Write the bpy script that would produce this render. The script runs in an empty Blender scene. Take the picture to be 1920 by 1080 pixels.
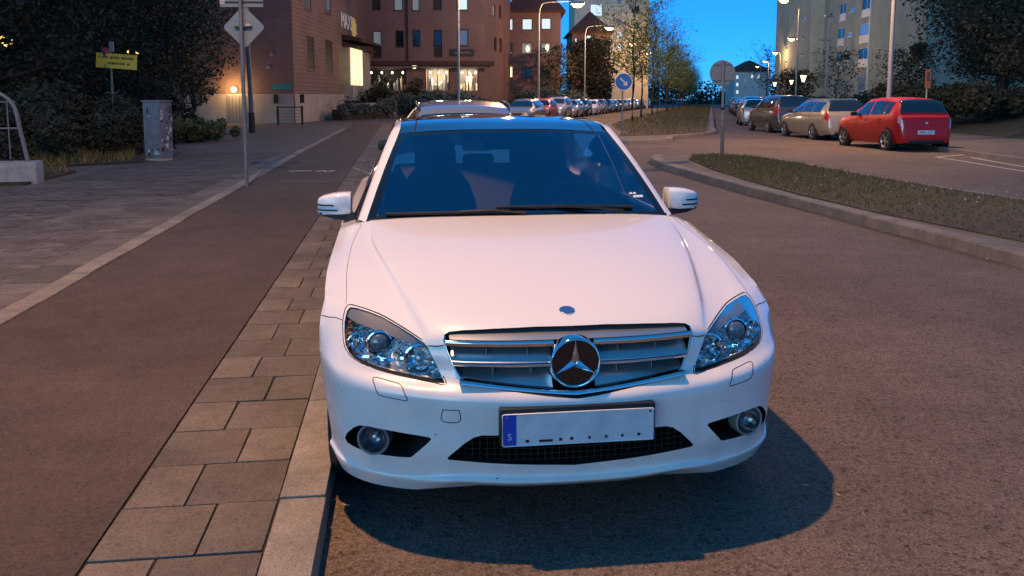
import bpy, bmesh, math, random
from mathutils import Vector, Matrix
from mathutils.bvhtree import BVHTree
R = math.radians
scn = bpy.context.scene
col = scn.collection
random.seed(7)

# ------------------------------------------------------------------ camera
CAM = Vector((-.580, -2.727, 1.568)); YAW = R(7.4); PITCH = R(6.75); FPX = 1600.; CYP = 368.
cd = bpy.data.cameras.new('camera'); cam = bpy.data.objects.new('camera', cd); col.objects.link(cam)
cam.location = CAM; cam.rotation_euler = (math.pi/2 - PITCH, 0, -YAW)
cd.sensor_width = 36; cd.lens = 36*FPX/1920; cd.shift_y = -(540-CYP)/1920
cd.clip_start = .05; cd.clip_end = 3000
scn.camera = cam

# ------------------------------------------------------------------ world: clear dusk sky, sun just gone down behind the camera
wd = bpy.data.worlds.new('World'); scn.world = wd; wd.use_nodes = True
wt = wd.node_tree; bgn = wt.nodes['Background']
sky = wt.nodes.new('ShaderNodeTexSky'); sky.sky_type = 'NISHITA'; sky.sun_disc = False
sky.sun_elevation = R(8.0); sky.sun_rotation = R(218); sky.altitude = 0
sky.air_density = .5; sky.dust_density = .1; sky.ozone_density = 8.0
mxs = wt.nodes.new('ShaderNodeMixRGB'); mxs.blend_type = 'ADD'; mxs.inputs[0].default_value = 1    # even twilight glow over the whole dome
mxs.inputs[2].default_value = (.06, .76, 1.5, 1)
wt.links.new(sky.outputs[0], mxs.inputs[1]); wt.links.new(mxs.outputs[0], bgn.inputs[0])
bgn.inputs[1].default_value = .10
NEAR_W = 2600.            # overhead street lamp
# what is left of the sun: a broad weak afterglow from behind the camera's left shoulder
sund = bpy.data.lights.new('sun', 'SUN'); sund.energy = .36; sund.angle = R(40); sund.color = (.52, 1, .95)
suno = bpy.data.objects.new('sun', sund); col.objects.link(suno)
suno.rotation_euler = Vector((math.sin(R(218))*math.cos(R(8)), math.cos(R(218))*math.cos(R(8)), math.sin(R(8)))).to_track_quat('Z', 'Y').to_euler()
scn.view_settings.view_transform = 'Standard'; scn.view_settings.look = 'None'
scn.view_settings.exposure = .8; scn.view_settings.gamma = 1; scn.view_settings.use_curve_mapping = False
cy = scn.cycles
cy.use_denoising = True; cy.max_bounces = 8; cy.diffuse_bounces = 3; cy.glossy_bounces = 4
cy.transmission_bounces = 4; cy.transparent_max_bounces = 12; cy.sample_clamp_indirect = 4; cy.sample_clamp_direct = 0
cy.caustics_reflective = False; cy.caustics_refractive = False

# ------------------------------------------------------------------ survey helpers (photo pixel -> point in the place)
_s, _c = math.sin(YAW), math.cos(YAW); _sp, _cp = math.sin(PITCH), math.cos(PITCH)
CF = Vector((_s*_cp, _c*_cp, -_sp)); CR = Vector((_c, -_s, 0)); CU = Vector((_s*_sp, _c*_sp, _cp)); CH = Vector((_s, _c, 0))
def ray(x, y): return CF + CR*((x-960)/FPX) + CU*((CYP-y)/FPX)
def gz(y): return -.005*max(0., y-20)
def at(x, y, z=0.):
    d = ray(x, y); P = CAM + d*((z-CAM.z)/d.z)
    for i in range(30):
        t = (z+gz(P.y)-CAM.z)/d.z
        if t <= 0: break
        P = CAM + d*t
    return P
def atD(x, y, D):
    d = ray(x, y); return CAM + d*(D/d.dot(CH))

# ------------------------------------------------------------------ materials
MATS = {}
def mat(name, base=(.5,.5,.5), rough=.6, metal=0., spec=.5, noise=None, bump=None, coat=0., emit=None, es=0., trans=0., alpha=None, ior=1.45):
    """noise=(scale, amount[, second colour]); bump=(scale, strength)"""
    if name in MATS: return MATS[name]
    m = bpy.data.materials.new(name); m.use_nodes = True; nt = m.node_tree
    b = nt.nodes['Principled BSDF']; L = nt.links
    b.inputs['Base Color'].default_value = (*base, 1); b.inputs['Roughness'].default_value = rough
    b.inputs['Metallic'].default_value = metal; b.inputs['Specular IOR Level'].default_value = spec
    b.inputs['Coat Weight'].default_value = coat; b.inputs['Coat Roughness'].default_value = .03; b.inputs['IOR'].default_value = ior
    if trans: b.inputs['Transmission Weight'].default_value = trans
    if emit: b.inputs['Emission Color'].default_value = (*emit, 1); b.inputs['Emission Strength'].default_value = es
    tc = None
    if noise or bump:
        tc = nt.nodes.new('ShaderNodeTexCoord')
    if noise:
        n = nt.nodes.new('ShaderNodeTexNoise'); n.inputs['Scale'].default_value = noise[0]; n.inputs['Detail'].default_value = 6
        n.inputs['Roughness'].default_value = .7
        L.new(tc.outputs['Object'], n.inputs['Vector'])
        r = nt.nodes.new('ShaderNodeValToRGB'); a = noise[1]
        c2 = noise[2] if len(noise) > 2 else tuple(x*(1-a) for x in base)
        c1 = tuple(min(1, x*(1+a)) for x in base)
        r.color_ramp.elements[0].position = .3; r.color_ramp.elements[1].position = .7
        r.color_ramp.elements[0].color = (*c2, 1); r.color_ramp.elements[1].color = (*c1, 1)
        L.new(n.outputs[0], r.inputs[0]); L.new(r.outputs[0], b.inputs['Base Color'])
    if bump:
        n2 = nt.nodes.new('ShaderNodeTexNoise'); n2.inputs['Scale'].default_value = bump[0]; n2.inputs['Detail'].default_value = 4
        L.new(tc.outputs['Object'], n2.inputs['Vector'])
        bp = nt.nodes.new('ShaderNodeBump'); bp.inputs['Strength'].default_value = bump[1]; bp.inputs['Distance'].default_value = .02
        L.new(n2.outputs[0], bp.inputs['Height']); L.new(bp.outputs[0], b.inputs['Normal'])
    MATS[name] = m; return m
def glass(name, tintc=(.5,.55,.55), rough=.0, ior=1.5, refl=(1,1,1)):
    """thin pane: Fresnel reflection over a tinted see-through"""
    if name in MATS: return MATS[name]
    m = bpy.data.materials.new(name); m.use_nodes = True; nt = m.node_tree; nt.nodes.clear()
    o = nt.nodes.new('ShaderNodeOutputMaterial'); mx = nt.nodes.new('ShaderNodeMixShader')
    t = nt.nodes.new('ShaderNodeBsdfTransparent'); t.inputs[0].default_value = (*tintc, 1)
    g = nt.nodes.new('ShaderNodeBsdfGlossy'); g.inputs['Roughness'].default_value = rough; g.inputs[0].default_value = (*refl, 1)
    f = nt.nodes.new('ShaderNodeFresnel'); f.inputs[0].default_value = ior
    nt.links.new(f.outputs[0], mx.inputs[0]); nt.links.new(t.outputs[0], mx.inputs[1]); nt.links.new(g.outputs[0], mx.inputs[2])
    nt.links.new(mx.outputs[0], o.inputs[0]); MATS[name] = m; return m

# ------------------------------------------------------------------ objects
def tag(o, label=None, cat=None, group=None, kind=None):
    if label: o['label'] = label
    if cat: o['category'] = cat
    if group: o['group'] = group
    if kind: o['kind'] = kind
    return o
def empty(name, loc=(0,0,0), rz=0., label=None, cat=None, group=None):
    o = bpy.data.objects.new(name, None); col.objects.link(o); o.location = loc; o.rotation_euler = (0,0,rz)
    o.empty_display_size = .1
    return tag(o, label, cat, group)
def copy_tree(o, parent=None):
    c = o.copy(); col.objects.link(c); c.parent = parent
    for ch in o.children: copy_tree(ch, c)
    return c
class MB:
    def __init__(s): s.v = []; s.f = []; s.m = []
    def add(s, vs, fs, mi=0):
        k = len(s.v); s.v += [tuple(p) for p in vs]; s.f += [tuple(i+k for i in f) for f in fs]; s.m += [mi]*len(fs); return s
    def box(s, x0, x1, y0, y1, z0, z1, M=None, mi=0, bev=0.):
        if bev:
            b = bev; vs = []; fs = []
            bm = bmesh.new(); bmesh.ops.create_cube(bm, size=1)
            for v in bm.verts: v.co = Vector(((x0+x1)/2+v.co.x*(x1-x0), (y0+y1)/2+v.co.y*(y1-y0), (z0+z1)/2+v.co.z*(z1-z0)))
            bmesh.ops.bevel(bm, geom=bm.edges[:], offset=b, segments=2, affect='EDGES', profile=.6)
            vs = [v.co.copy() for v in bm.verts]; bm.verts.index_update(); fs = [[v.index for v in f.verts] for f in bm.faces]; bm.free()
        else:
            vs = [Vector(p) for p in ((x0,y0,z0),(x1,y0,z0),(x1,y1,z0),(x0,y1,z0),(x0,y0,z1),(x1,y0,z1),(x1,y1,z1),(x0,y1,z1))]
            fs = [(0,3,2,1),(4,5,6,7),(0,1,5,4),(1,2,6,5),(2,3,7,6),(3,0,4,7)]
        if M: vs = [M @ v for v in vs]
        return s.add(vs, fs, mi)
    def grid(s, rows, closed=False, flip=False, mi=0):
        n = len(rows[0]); vs = [p for r in rows for p in r]; fs = []
        for i in range(len(rows)-1):
            for j in range(n if closed else n-1):
                a = i*n+j; b = i*n+(j+1) % n; q = (a, b, b+n, a+n)
                fs.append(q[::-1] if flip else q)
        return s.add(vs, fs, mi)
    def tube(s, pts, r, n=8, caps=True, mi=0, closed=False):
        pts = [Vector(p) for p in pts]; rows = []; N = len(pts)
        for i, p in enumerate(pts):
            if closed: d = pts[(i+1) % N]-pts[i-1]
            else: d = pts[min(i+1, N-1)]-pts[max(i-1, 0)]
            d.normalize(); u = d.cross(Vector((0,0,1)))
            if u.length < 1e-3: u = d.cross(Vector((0,1,0)))
            u.normalize(); w = u.cross(d)
            rr = r[i] if isinstance(r, (list, tuple)) else r
            rows.append([p + (u*math.cos(2*math.pi*k/n) + w*math.sin(2*math.pi*k/n))*rr for k in range(n)])
        if closed: rows.append(rows[0])
        k = len(s.v); s.grid(rows, True, True, mi)
        if caps and not closed: s.f += [tuple(k+j for j in range(n)), tuple(k+(len(rows)-1)*n+j for j in range(n))[::-1]]; s.m += [mi, mi]
        return s
    def lathe(s, prof, n=24, M=None, mi=0):
        """prof: (radius, height) along +Z"""
        rows = [[Vector((r*math.cos(2*math.pi*k/n), r*math.sin(2*math.pi*k/n), h)) for k in range(n)] for r, h in prof]
        if M: rows = [[M @ p for p in r] for r in rows]
        return s.grid(rows, True, False, mi)
    def prism(s, poly, fn, mi=0, side=True):
        """poly: 2D points; fn(p, t) -> 3D for t=0,1"""
        n = len(poly); a = [fn(p, 0) for p in poly]; b = [fn(p, 1) for p in poly]
        fs = [tuple(range(n))[::-1], tuple(range(n, 2*n))]
        if side: fs += [(i, (i+1) % n, n+(i+1) % n, n+i) for i in range(n)]
        return s.add(a+b, fs, mi)
    def mesh(s, name, mats, smooth=None):
        me = bpy.data.meshes.new(name); me.from_pydata([tuple(p) for p in s.v], [], s.f)
        for m in (mats if isinstance(mats, (list, tuple)) else [mats]): me.materials.append(m)
        if any(s.m): me.polygons.foreach_set('material_index', s.m)
        me.update()
        if smooth is not None: shade(me, smooth)
        return me
    def build(s, name, mats, parent=None, smooth=None, weld=0., recalc=False):
        me = s.mesh(name, mats, None)
        if weld or recalc:
            bm = bmesh.new(); bm.from_mesh(me)
            if weld: bmesh.ops.remove_doubles(bm, verts=bm.verts, dist=weld)
            if recalc: bmesh.ops.recalc_face_normals(bm, faces=bm.faces)
            bm.to_mesh(me); bm.free()
        if smooth is not None: shade(me, smooth)
        o = bpy.data.objects.new(name, me); col.objects.link(o); o.parent = parent; return o
def shade(me, ang):
    me.polygons.foreach_set('use_smooth', [True]*len(me.polygons))
    if ang < 180: me.set_sharp_from_angle(angle=R(ang))
def obj(name, me, parent=None, loc=None, rz=None):
    o = bpy.data.objects.new(name, me); col.objects.link(o); o.parent = parent
    if loc is not None: o.location = loc
    if rz is not None: o.rotation_euler = (0,0,rz)
    return o
def T(x=0, y=0, z=0, rx=0, ry=0, rz=0, s=1):
    return Matrix.Translation((x,y,z)) @ Matrix.Rotation(rz,4,'Z') @ Matrix.Rotation(ry,4,'Y') @ Matrix.Rotation(rx,4,'X') @ Matrix.Scale(s,4)
def crom(P, n, closed=False):
    """Catmull-Rom samples through P, n per segment"""
    P = [Vector(p) for p in P]; N = len(P); out = []
    segs = N if closed else N-1
    for i in range(segs):
        p1, p2 = P[i], P[(i+1) % N]
        p0 = P[i-1] if (closed or i > 0) else p1*2-p2
        p3 = P[(i+2) % N] if (closed or i+2 < N) else p2*2-p1
        for k in range(n):
            t = k/n; t2 = t*t; t3 = t2*t
            out.append((p1*2 + (p2-p0)*t + (p0*2-p1*5+p2*4-p3)*t2 + (p1*3-p0-p2*3+p3)*t3)*.5)
    if not closed: out.append(P[-1].copy())
    return out
def chaikin(P, it=2, closed=True, q=.25):
    P = [Vector(p) for p in P]
    for _ in range(it):
        Q = []
        for i in range(len(P) if closed else len(P)-1):
            a, b = P[i], P[(i+1) % len(P)]
            Q += [a.lerp(b, q), a.lerp(b, 1-q)]
        if not closed: Q = [P[0]]+Q+[P[-1]]
        P = Q
    return P

def text_mesh(txt, size, name, m, parent, M, ext=.0006, align='CENTER'):
    cu = bpy.data.curves.new(name, 'FONT'); cu.body = txt; cu.size = size; cu.extrude = ext; cu.align_x = align; cu.resolution_u = 3
    o = bpy.data.objects.new(name+'_curve', cu); col.objects.link(o); bpy.context.view_layer.update()
    me = bpy.data.meshes.new_from_object(o); bpy.data.objects.remove(o); me.name = name
    me.transform(M); me.materials.clear(); me.materials.append(m)
    return obj(name, me, parent)

# ------------------------------------------------------------------ the white saloon: lower body shell (half table mirrored)
FT = [
[(0,.095,.204),(.2,.10,.206),(.38,.122,.212),(.47,.15,.195),(.56,.20,.17),(.70,.27,.168),(.80,.345,.185),(.855,.47,.21)],
[(0,.06,.228),(.2,.066,.23),(.38,.09,.236),(.47,.12,.228),(.56,.17,.215),(.70,.24,.215),(.81,.325,.23),(.865,.45,.25)],
[(0,.052,.268),(.2,.058,.27),(.38,.082,.274),(.47,.108,.274),(.56,.145,.272),(.70,.21,.275),(.80,.30,.285),(.858,.43,.30)],
[(0,.032,.35),(.2,.038,.35),(.38,.066,.35),(.47,.095,.35),(.56,.127,.35),(.70,.195,.352),(.80,.285,.357),(.865,.43,.365)],
[(0,.022,.455),(.2,.028,.455),(.38,.056,.455),(.47,.082,.455),(.56,.113,.455),(.70,.18,.458),(.81,.285,.463),(.88,.44,.47)],
[(0,.012,.53),(.2,.02,.533),(.38,.048,.54),(.47,.072,.545),(.56,.10,.548),(.70,.17,.555),(.82,.285,.563),(.89,.44,.575)],
[(0,.04,.58),(.2,.05,.585),(.38,.085,.597),(.47,.125,.60),(.56,.15,.60),(.70,.215,.61),(.825,.32,.62),(.897,.46,.635)],
[(0,.075,.67),(.2,.082,.672),(.38,.115,.68),(.47,.15,.685),(.55,.19,.688),(.69,.29,.697),(.81,.40,.706),(.897,.52,.715)],
[(0,.125,.765),(.2,.132,.764),(.38,.155,.757),(.485,.185,.742),(.53,.215,.732),(.66,.335,.745),(.78,.465,.77),(.885,.60,.778)],
[(0,.31,.828),(.2,.315,.827),(.40,.335,.82),(.53,.36,.808),(.57,.385,.797),(.68,.49,.80),(.79,.59,.806),(.892,.71,.80)],
[(0,.66,.90),(.23,.665,.898),(.46,.68,.89),(.615,.71,.876),(.645,.725,.866),(.73,.78,.862),(.81,.83,.857),(.897,.90,.838)],
[(0,1.02,.952),(.26,1.025,.949),(.52,1.04,.94),(.685,1.06,.926),(.71,1.07,.917),(.765,1.10,.912),(.82,1.13,.905),(.892,1.18,.878)],
[(0,1.36,.984),(.27,1.362,.983),(.54,1.375,.978),(.72,1.39,.968),(.742,1.395,.963),(.78,1.41,.957),(.82,1.43,.948),(.882,1.46,.92)]]
RT = [
[(0,3.95,1.03),(.27,3.945,1.028),(.5,3.93,1.02),(.64,3.90,1.01),(.69,3.88,1.0),(.74,3.86,.985),(.81,3.83,.965),(.872,3.80,.94)],
[(0,4.22,1.038),(.27,4.21,1.036),(.5,4.18,1.028),(.63,4.13,1.015),(.68,4.11,1.0),(.73,4.07,.985),(.79,4.03,.965),(.86,3.98,.935)],
[(0,4.47,1.035),(.27,4.46,1.033),(.5,4.42,1.02),(.62,4.37,1.005),(.67,4.34,.99),(.72,4.29,.975),(.77,4.24,.955),(.835,4.14,.925)],
[(0,4.485,.95),(.27,4.475,.95),(.5,4.435,.945),(.62,4.39,.94),(.68,4.36,.93),(.74,4.31,.92),(.79,4.25,.90),(.85,4.15,.86)],
[(0,4.50,.75),(.27,4.49,.75),(.5,4.45,.75),(.63,4.41,.75),(.70,4.38,.745),(.76,4.33,.74),(.82,4.26,.73),(.868,4.16,.72)],
[(0,4.575,.62),(.27,4.565,.62),(.5,4.53,.62),(.64,4.48,.62),(.71,4.44,.615),(.78,4.37,.61),(.83,4.29,.60),(.878,4.17,.60)],
[(0,4.57,.42),(.27,4.56,.42),(.5,4.52,.42),(.64,4.47,.42),(.71,4.43,.42),(.78,4.36,.42),(.83,4.28,.42),(.872,4.17,.42)],
[(0,4.50,.24),(.27,4.49,.24),(.5,4.45,.24),(.64,4.40,.24),(.70,4.37,.24),(.76,4.31,.24),(.80,4.24,.23),(.845,4.15,.22)]]
NS = 6
for k_, row_ in ((5, .010), (6, .004)):                     # bumper shelf below the lamps
    FT[k_] = [(x, y+(.010 if k_ == 6 else -.004), z+row_) for x, y, z in FT[k_]]
FT[1] = [(x, y-.010, z+.008) for x, y, z in FT[1]]; FT[2] = [(x, y+.010, z+.002) for x, y, z in FT[2]]   # spoiler lip
for k_ in (9, 10, 11):                                     # bonnet crease
    r_ = FT[k_]; FT[k_] = r_[:4]+[(r_[4][0]+.006, r_[4][1], r_[4][2]-.009), (r_[5][0], r_[5][1], r_[5][2]-.005)]+r_[6:]
FT.insert(2, [(x*.3+x2*.7, y*.3+y2*.7+.006, min(z+.016, z2-.006)) for (x, y, z), (x2, y2, z2) in zip(FT[1], FT[2])])   # top of the lip: a narrow shelf
def surf(tab, nv):
    rows = [crom(r, NS) for r in tab]          # lateral
    cols = [crom([rows[k][i] for k in range(len(rows))], nv) for i in range(len(rows[0]))]
    return [[cols[i][k] for i in range(len(cols))] for k in range(len(cols[0]))]   # [v][u], u=0 centre
def both(g): return [[Vector((-p.x, p.y, p.z)) for p in r[:0:-1]] + r for r in g]
def car_shell():
    F = surf(FT, 6); K = 9*6                    # K: row where the shoulder starts
    Rg = surf(RT, 6)
    # rear rows below the shoulder resampled to K rows
    lo = [[r[i] for r in Rg[12:]] for i in range(len(Rg[0]))]
    def resamp(c, n):
        out = []
        for k in range(n+1):
            t = k/n*(len(c)-1); a = min(int(t), len(c)-2); out.append(c[a].lerp(c[a+1], t-a))
        return out
    lo = [resamp(c, K) for c in lo]
    Rl = [[lo[i][k] for i in range(len(lo))] for k in range(K+1)]
    Rg2 = Rg[:13]
    sh = [F[k][-1] for k in range(K, len(F))]
    mid = crom([F[-1][-1], (.880,2.1,.925), (.880,2.9,.935), Rg[0][-1]], 10)
    shoulder = sh + mid[1:] + [Rg2[k][-1] for k in range(1, 13)]
    nD = 30
    deck = []
    for k in range(nD+1):
        t = k/nD; row = []
        for i in range(len(F[0])):
            a = F[-1][i]; b = Rg[0][i]; p = a.lerp(b, t); e = mid[k]
            u = i/(len(F[0])-1)
            p = Vector((p.x*(1-u**6)+e.x*u**6, p.y*(1-u)+e.y*u if 0<k<nD else p.y, p.z*(1-u**3)+e.z*u**3)) if 0<k<nD else p
            row.append(p)
        deck.append(row)
    prof = crom([(.835,0,.20),(.862,0,.26),(.878,0,.36),(.888,0,.50),(.893,0,.62),(.897,0,.70),(.893,0,.80),(.880,0,.925)], 8)
    def xprof(z):
        for a, b in zip(prof, prof[1:]):
            if a.z <= z <= b.z: return a.x + (b.x-a.x)*(z-a.z)/(b.z-a.z)
        return prof[0].x if z < prof[0].z else prof[-1].x
    NC = len(shoulder); side = []
    f0 = [F[k][-1] for k in range(K+1)]; r0 = [Rl[K-k][-1] for k in range(K+1)]
    for j, sp in enumerate(shoulder):
        c = []
        for k in range(K+1):
            w = k/K; zf = f0[k].z; zr = r0[k].z
            zz0 = zf + (zr-zf)*(j/(NC-1)); ztop = f0[K].z+(r0[K].z-f0[K].z)*(j/(NC-1))
            zb = f0[0].z+(r0[0].z-f0[0].z)*(j/(NC-1))
            z = zb + (zz0-zb)*(sp.z-zb)/(ztop-zb)
            x = xprof(.20+(z-.20)*.725/(sp.z-.20)) * (1 + (sp.x/.880-1)*w)
            p = Vector((x, sp.y, z))
            fa = max(0., 1-j/16.); fa = fa*fa*(3-2*fa); fr = max(0., 1-(NC-1-j)/14.); fr = fr*fr*(3-2*fr)
            q = f0[k] + Vector((0, sp.y-f0[K].y, z-f0[k].z)); p = p.lerp(q, fa)
            q = r0[k] + Vector((0, sp.y-r0[K].y, z-r0[k].z)); p = p.lerp(q, fr)
            if k == K: p = sp.copy()
            c.append(p)
        side.append(c)
    m = MB(); FB = both(F); DB = both(deck); RB = both(Rg2); LB = both(Rl)
    for g in (FB, DB, RB, LB): m.grid(g)
    m.grid(side); m.grid([[Vector((-p.x, p.y, p.z)) for p in c] for c in side], flip=True)
    bm = bmesh.new(); vs = [bm.verts.new(p) for p in m.v]
    for f in m.f:
        try: bm.faces.new([vs[i] for i in f])
        except ValueError: pass
    bmesh.ops.remove_doubles(bm, verts=bm.verts, dist=.0015)
    be = [e for e in bm.edges if len(e.link_faces) == 1]
    bmesh.ops.contextual_create(bm, geom=be)
    bmesh.ops.triangulate(bm, faces=[f for f in bm.faces if len(f.verts) > 4])
    bmesh.ops.recalc_face_normals(bm, faces=bm.faces)
    return bm

# ------------------------------------------------------------------ shared materials
PAINT = mat('white_paint', (.80,.78,.755), .32, coat=1., spec=.5)
BLACKP = mat('black_plastic', (.012,.012,.013), .45)
GLOSSB = mat('gloss_black', (.006,.006,.008), .04, coat=1.)
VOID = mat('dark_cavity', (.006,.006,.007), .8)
CHROME = mat('chrome', (.78,.79,.80), .06, metal=1.)
SILVER = mat('silver_lacquer', (.50,.53,.57), .28, metal=.85)
RUBBER = mat('rubber', (.014,.014,.015), .75)
SEAM = mat('panel_gap', (.01,.01,.011), .8)
ALLOY = mat('alloy', (.45,.46,.47), .3, metal=.9)
FABRIC = mat('seat_cloth', (.08,.08,.08), .9)
SCREEN = glass('windscreen_glass', (.93,.95,.96), 0, 3.1, (.35,.72,1.))
SIDEGL = glass('side_glass', (.30,.34,.35), 0, 1.52)
LENS = glass('lamp_lens', (.95,.96,.97), 0, 1.14)
AMBER = mat('amber_plastic', (.55,.14,.02), .15)
WHITEP = mat('white_plate', (.62,.64,.66), .35)
PLATEM = mat('smudged_plate', (.58,.60,.63), .35, noise=(9,.10,(.42,.44,.48)))
BLUEP = mat('plate_blue', (.01,.06,.40), .35)

# photo-surveyed outlines on the nose, (x, z), right half
HL = [(.438,.585),(.477,.586),(.54,.592),(.61,.600),(.675,.610),(.728,.621),(.762,.633),(.781,.646),(.797,.668),(.803,.70),(.805,.735),(.799,.765),(.787,.778),(.762,.779),(.715,.773),(.655,.762),(.600,.747),(.546,.730),(.509,.715),(.494,.700),(.478,.668),(.458,.625)]
GR = [(0,.768),(.13,.7685),(.265,.7645),(.381,.7585),(.424,.753),(.442,.743),(.446,.728),(.441,.705),(.429,.672),(.413,.638),(.397,.611),(.380,.596),(.355,.588),(.276,.577),(.172,.565),(.07,.553),(0,.547)]
FOG = [(.803,.338),(.793,.365),(.767,.397),(.745,.412),(.712,.417),(.648,.415),(.58,.410),(.529,.407),(.494,.403),(.488,.396),(.501,.380),(.538,.340),(.557,.317),(.568,.3125),(.607,.309),(.664,.308),(.719,.309),(.765,.314),(.795,.322)]
INT = [(0,.421),(.268,.4215),(.33,.421),(.357,.4125),(.39,.389),(.434,.345),(.449,.3265),(.444,.321),(.40,.3195),(.30,.312),(.174,.3045),(0,.293)]
WASH = [(.687,.593),(.63,.5875),(.598,.582),(.587,.573),(.58,.556),(.572,.5355),(.60,.536),(.662,.5425),(.677,.556),(.682,.572)]
TOW = [(-.455,.467),(-.455,.506),(-.449,.510),(-.402,.510),(-.398,.504),(-.398,.468)]
def mir(P): return [(-x, z) for x, z in P[::-1]]
def cutter(poly, y0, y1, taper=0.):
    cx = sum(p[0] for p in poly)/len(poly); cz = sum(p[1] for p in poly)/len(poly)
    m = MB().prism(poly, lambda p, t: (cx+(p[0]-cx)*(1-taper*t), y0 if t == 0 else y1, cz+(p[1]-cz)*(1-taper*t)))
    return m
def boolean(base, cut_meshes, op='DIFFERENCE'):
    """cut one mesh object with others, return a plain mesh"""
    tmp = []
    for k, me in enumerate(cut_meshes):
        c = bpy.data.objects.new('cutter', me); col.objects.link(c); tmp.append(c)
        md = base.modifiers.new('cut%d' % k, 'BOOLEAN'); md.operation = op; md.object = c; md.solver = 'EXACT'
    bpy.context.view_layer.update()
    me = bpy.data.meshes.new_from_object(base.evaluated_get(bpy.context.evaluated_depsgraph_get()))
    base.modifiers.clear()
    for c in tmp: bpy.data.objects.remove(c)
    return me
def wheel(parent, x, y, r=.318, w=.225, z=None, spokes=5, rimr=.225):
    """tyre with rim and spokes, outer face towards sign of x"""
    sg = 1 if x > 0 else -1; z = r if z is None else z
    M = T(x, y, z, ry=sg*math.pi/2)
    t = MB().lathe([(rimr-.01,-w/2+.02),(rimr+.01,-w/2),(r-.03,-w/2),(r,-w/2+.03),(r,w/2-.03),(r-.03,w/2),(rimr+.01,w/2),(rimr-.01,w/2-.03)], 32, M).build('tyre', RUBBER, None, 40)
    rm = MB().lathe([(rimr,-w/2+.03),(rimr-.02,.0),(rimr-.015,w/2-.02),(rimr-.005,w/2-.005),(rimr,w/2-.02)], 32, M)
    rm.lathe([(rimr-.02,0),(.001,.01)], 32, M, 1)
    for k in range(spokes):
        a = 2*math.pi*k/spokes
        rm.box(.02, rimr-.012, -.028, .028, w/2-.06, w/2-.02, M @ Matrix.Rotation(a,4,'Z'))
    rm.lathe([(.06,w/2-.06),(.06,w/2-.015),(.001,w/2-.01)], 16, M)
    wh = empty('wheel', (0,0,0)); wh.parent = parent
    t.parent = wh
    rm.build('rim', [ALLOY, VOID], wh, 30)
    return wh

def chipped_paint():
    """the same white with a scatter of stone chips and road film low down"""
    if 'white_paint_chipped' in MATS: return MATS['white_paint_chipped']
    m = PAINT.copy(); m.name = 'white_paint_chipped'; nt = m.node_tree; L = nt.links; b = nt.nodes['Principled BSDF']
    tc = nt.nodes.new('ShaderNodeTexCoord'); v = nt.nodes.new('ShaderNodeTexVoronoi'); v.inputs['Scale'].default_value = 13; L.new(tc.outputs['Object'], v.inputs['Vector'])
    r = nt.nodes.new('ShaderNodeValToRGB'); r.color_ramp.elements[0].position = .035; r.color_ramp.elements[1].position = .055
    r.color_ramp.elements[0].color = (.10,.10,.11,1); r.color_ramp.elements[1].color = (1,1,1,1); L.new(v.outputs['Distance'], r.inputs[0])
    n = nt.nodes.new('ShaderNodeTexNoise'); n.inputs['Scale'].default_value = 7; n.inputs['Detail'].default_value = 6; L.new(tc.outputs['Object'], n.inputs['Vector'])
    r2 = nt.nodes.new('ShaderNodeValToRGB'); r2.color_ramp.elements[0].position = .3; r2.color_ramp.elements[1].position = .7
    r2.color_ramp.elements[0].color = (.70,.685,.66,1); r2.color_ramp.elements[1].color = (.80,.78,.755,1); L.new(n.outputs[0], r2.inputs[0])
    mx = nt.nodes.new('ShaderNodeMixRGB'); mx.blend_type = 'MULTIPLY'; mx.inputs[0].default_value = 1; L.new(r2.outputs[0], mx.inputs[1]); L.new(r.outputs[0], mx.inputs[2]); L.new(mx.outputs[0], b.inputs['Base Color'])
    MATS[m.name] = m; return m

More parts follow.
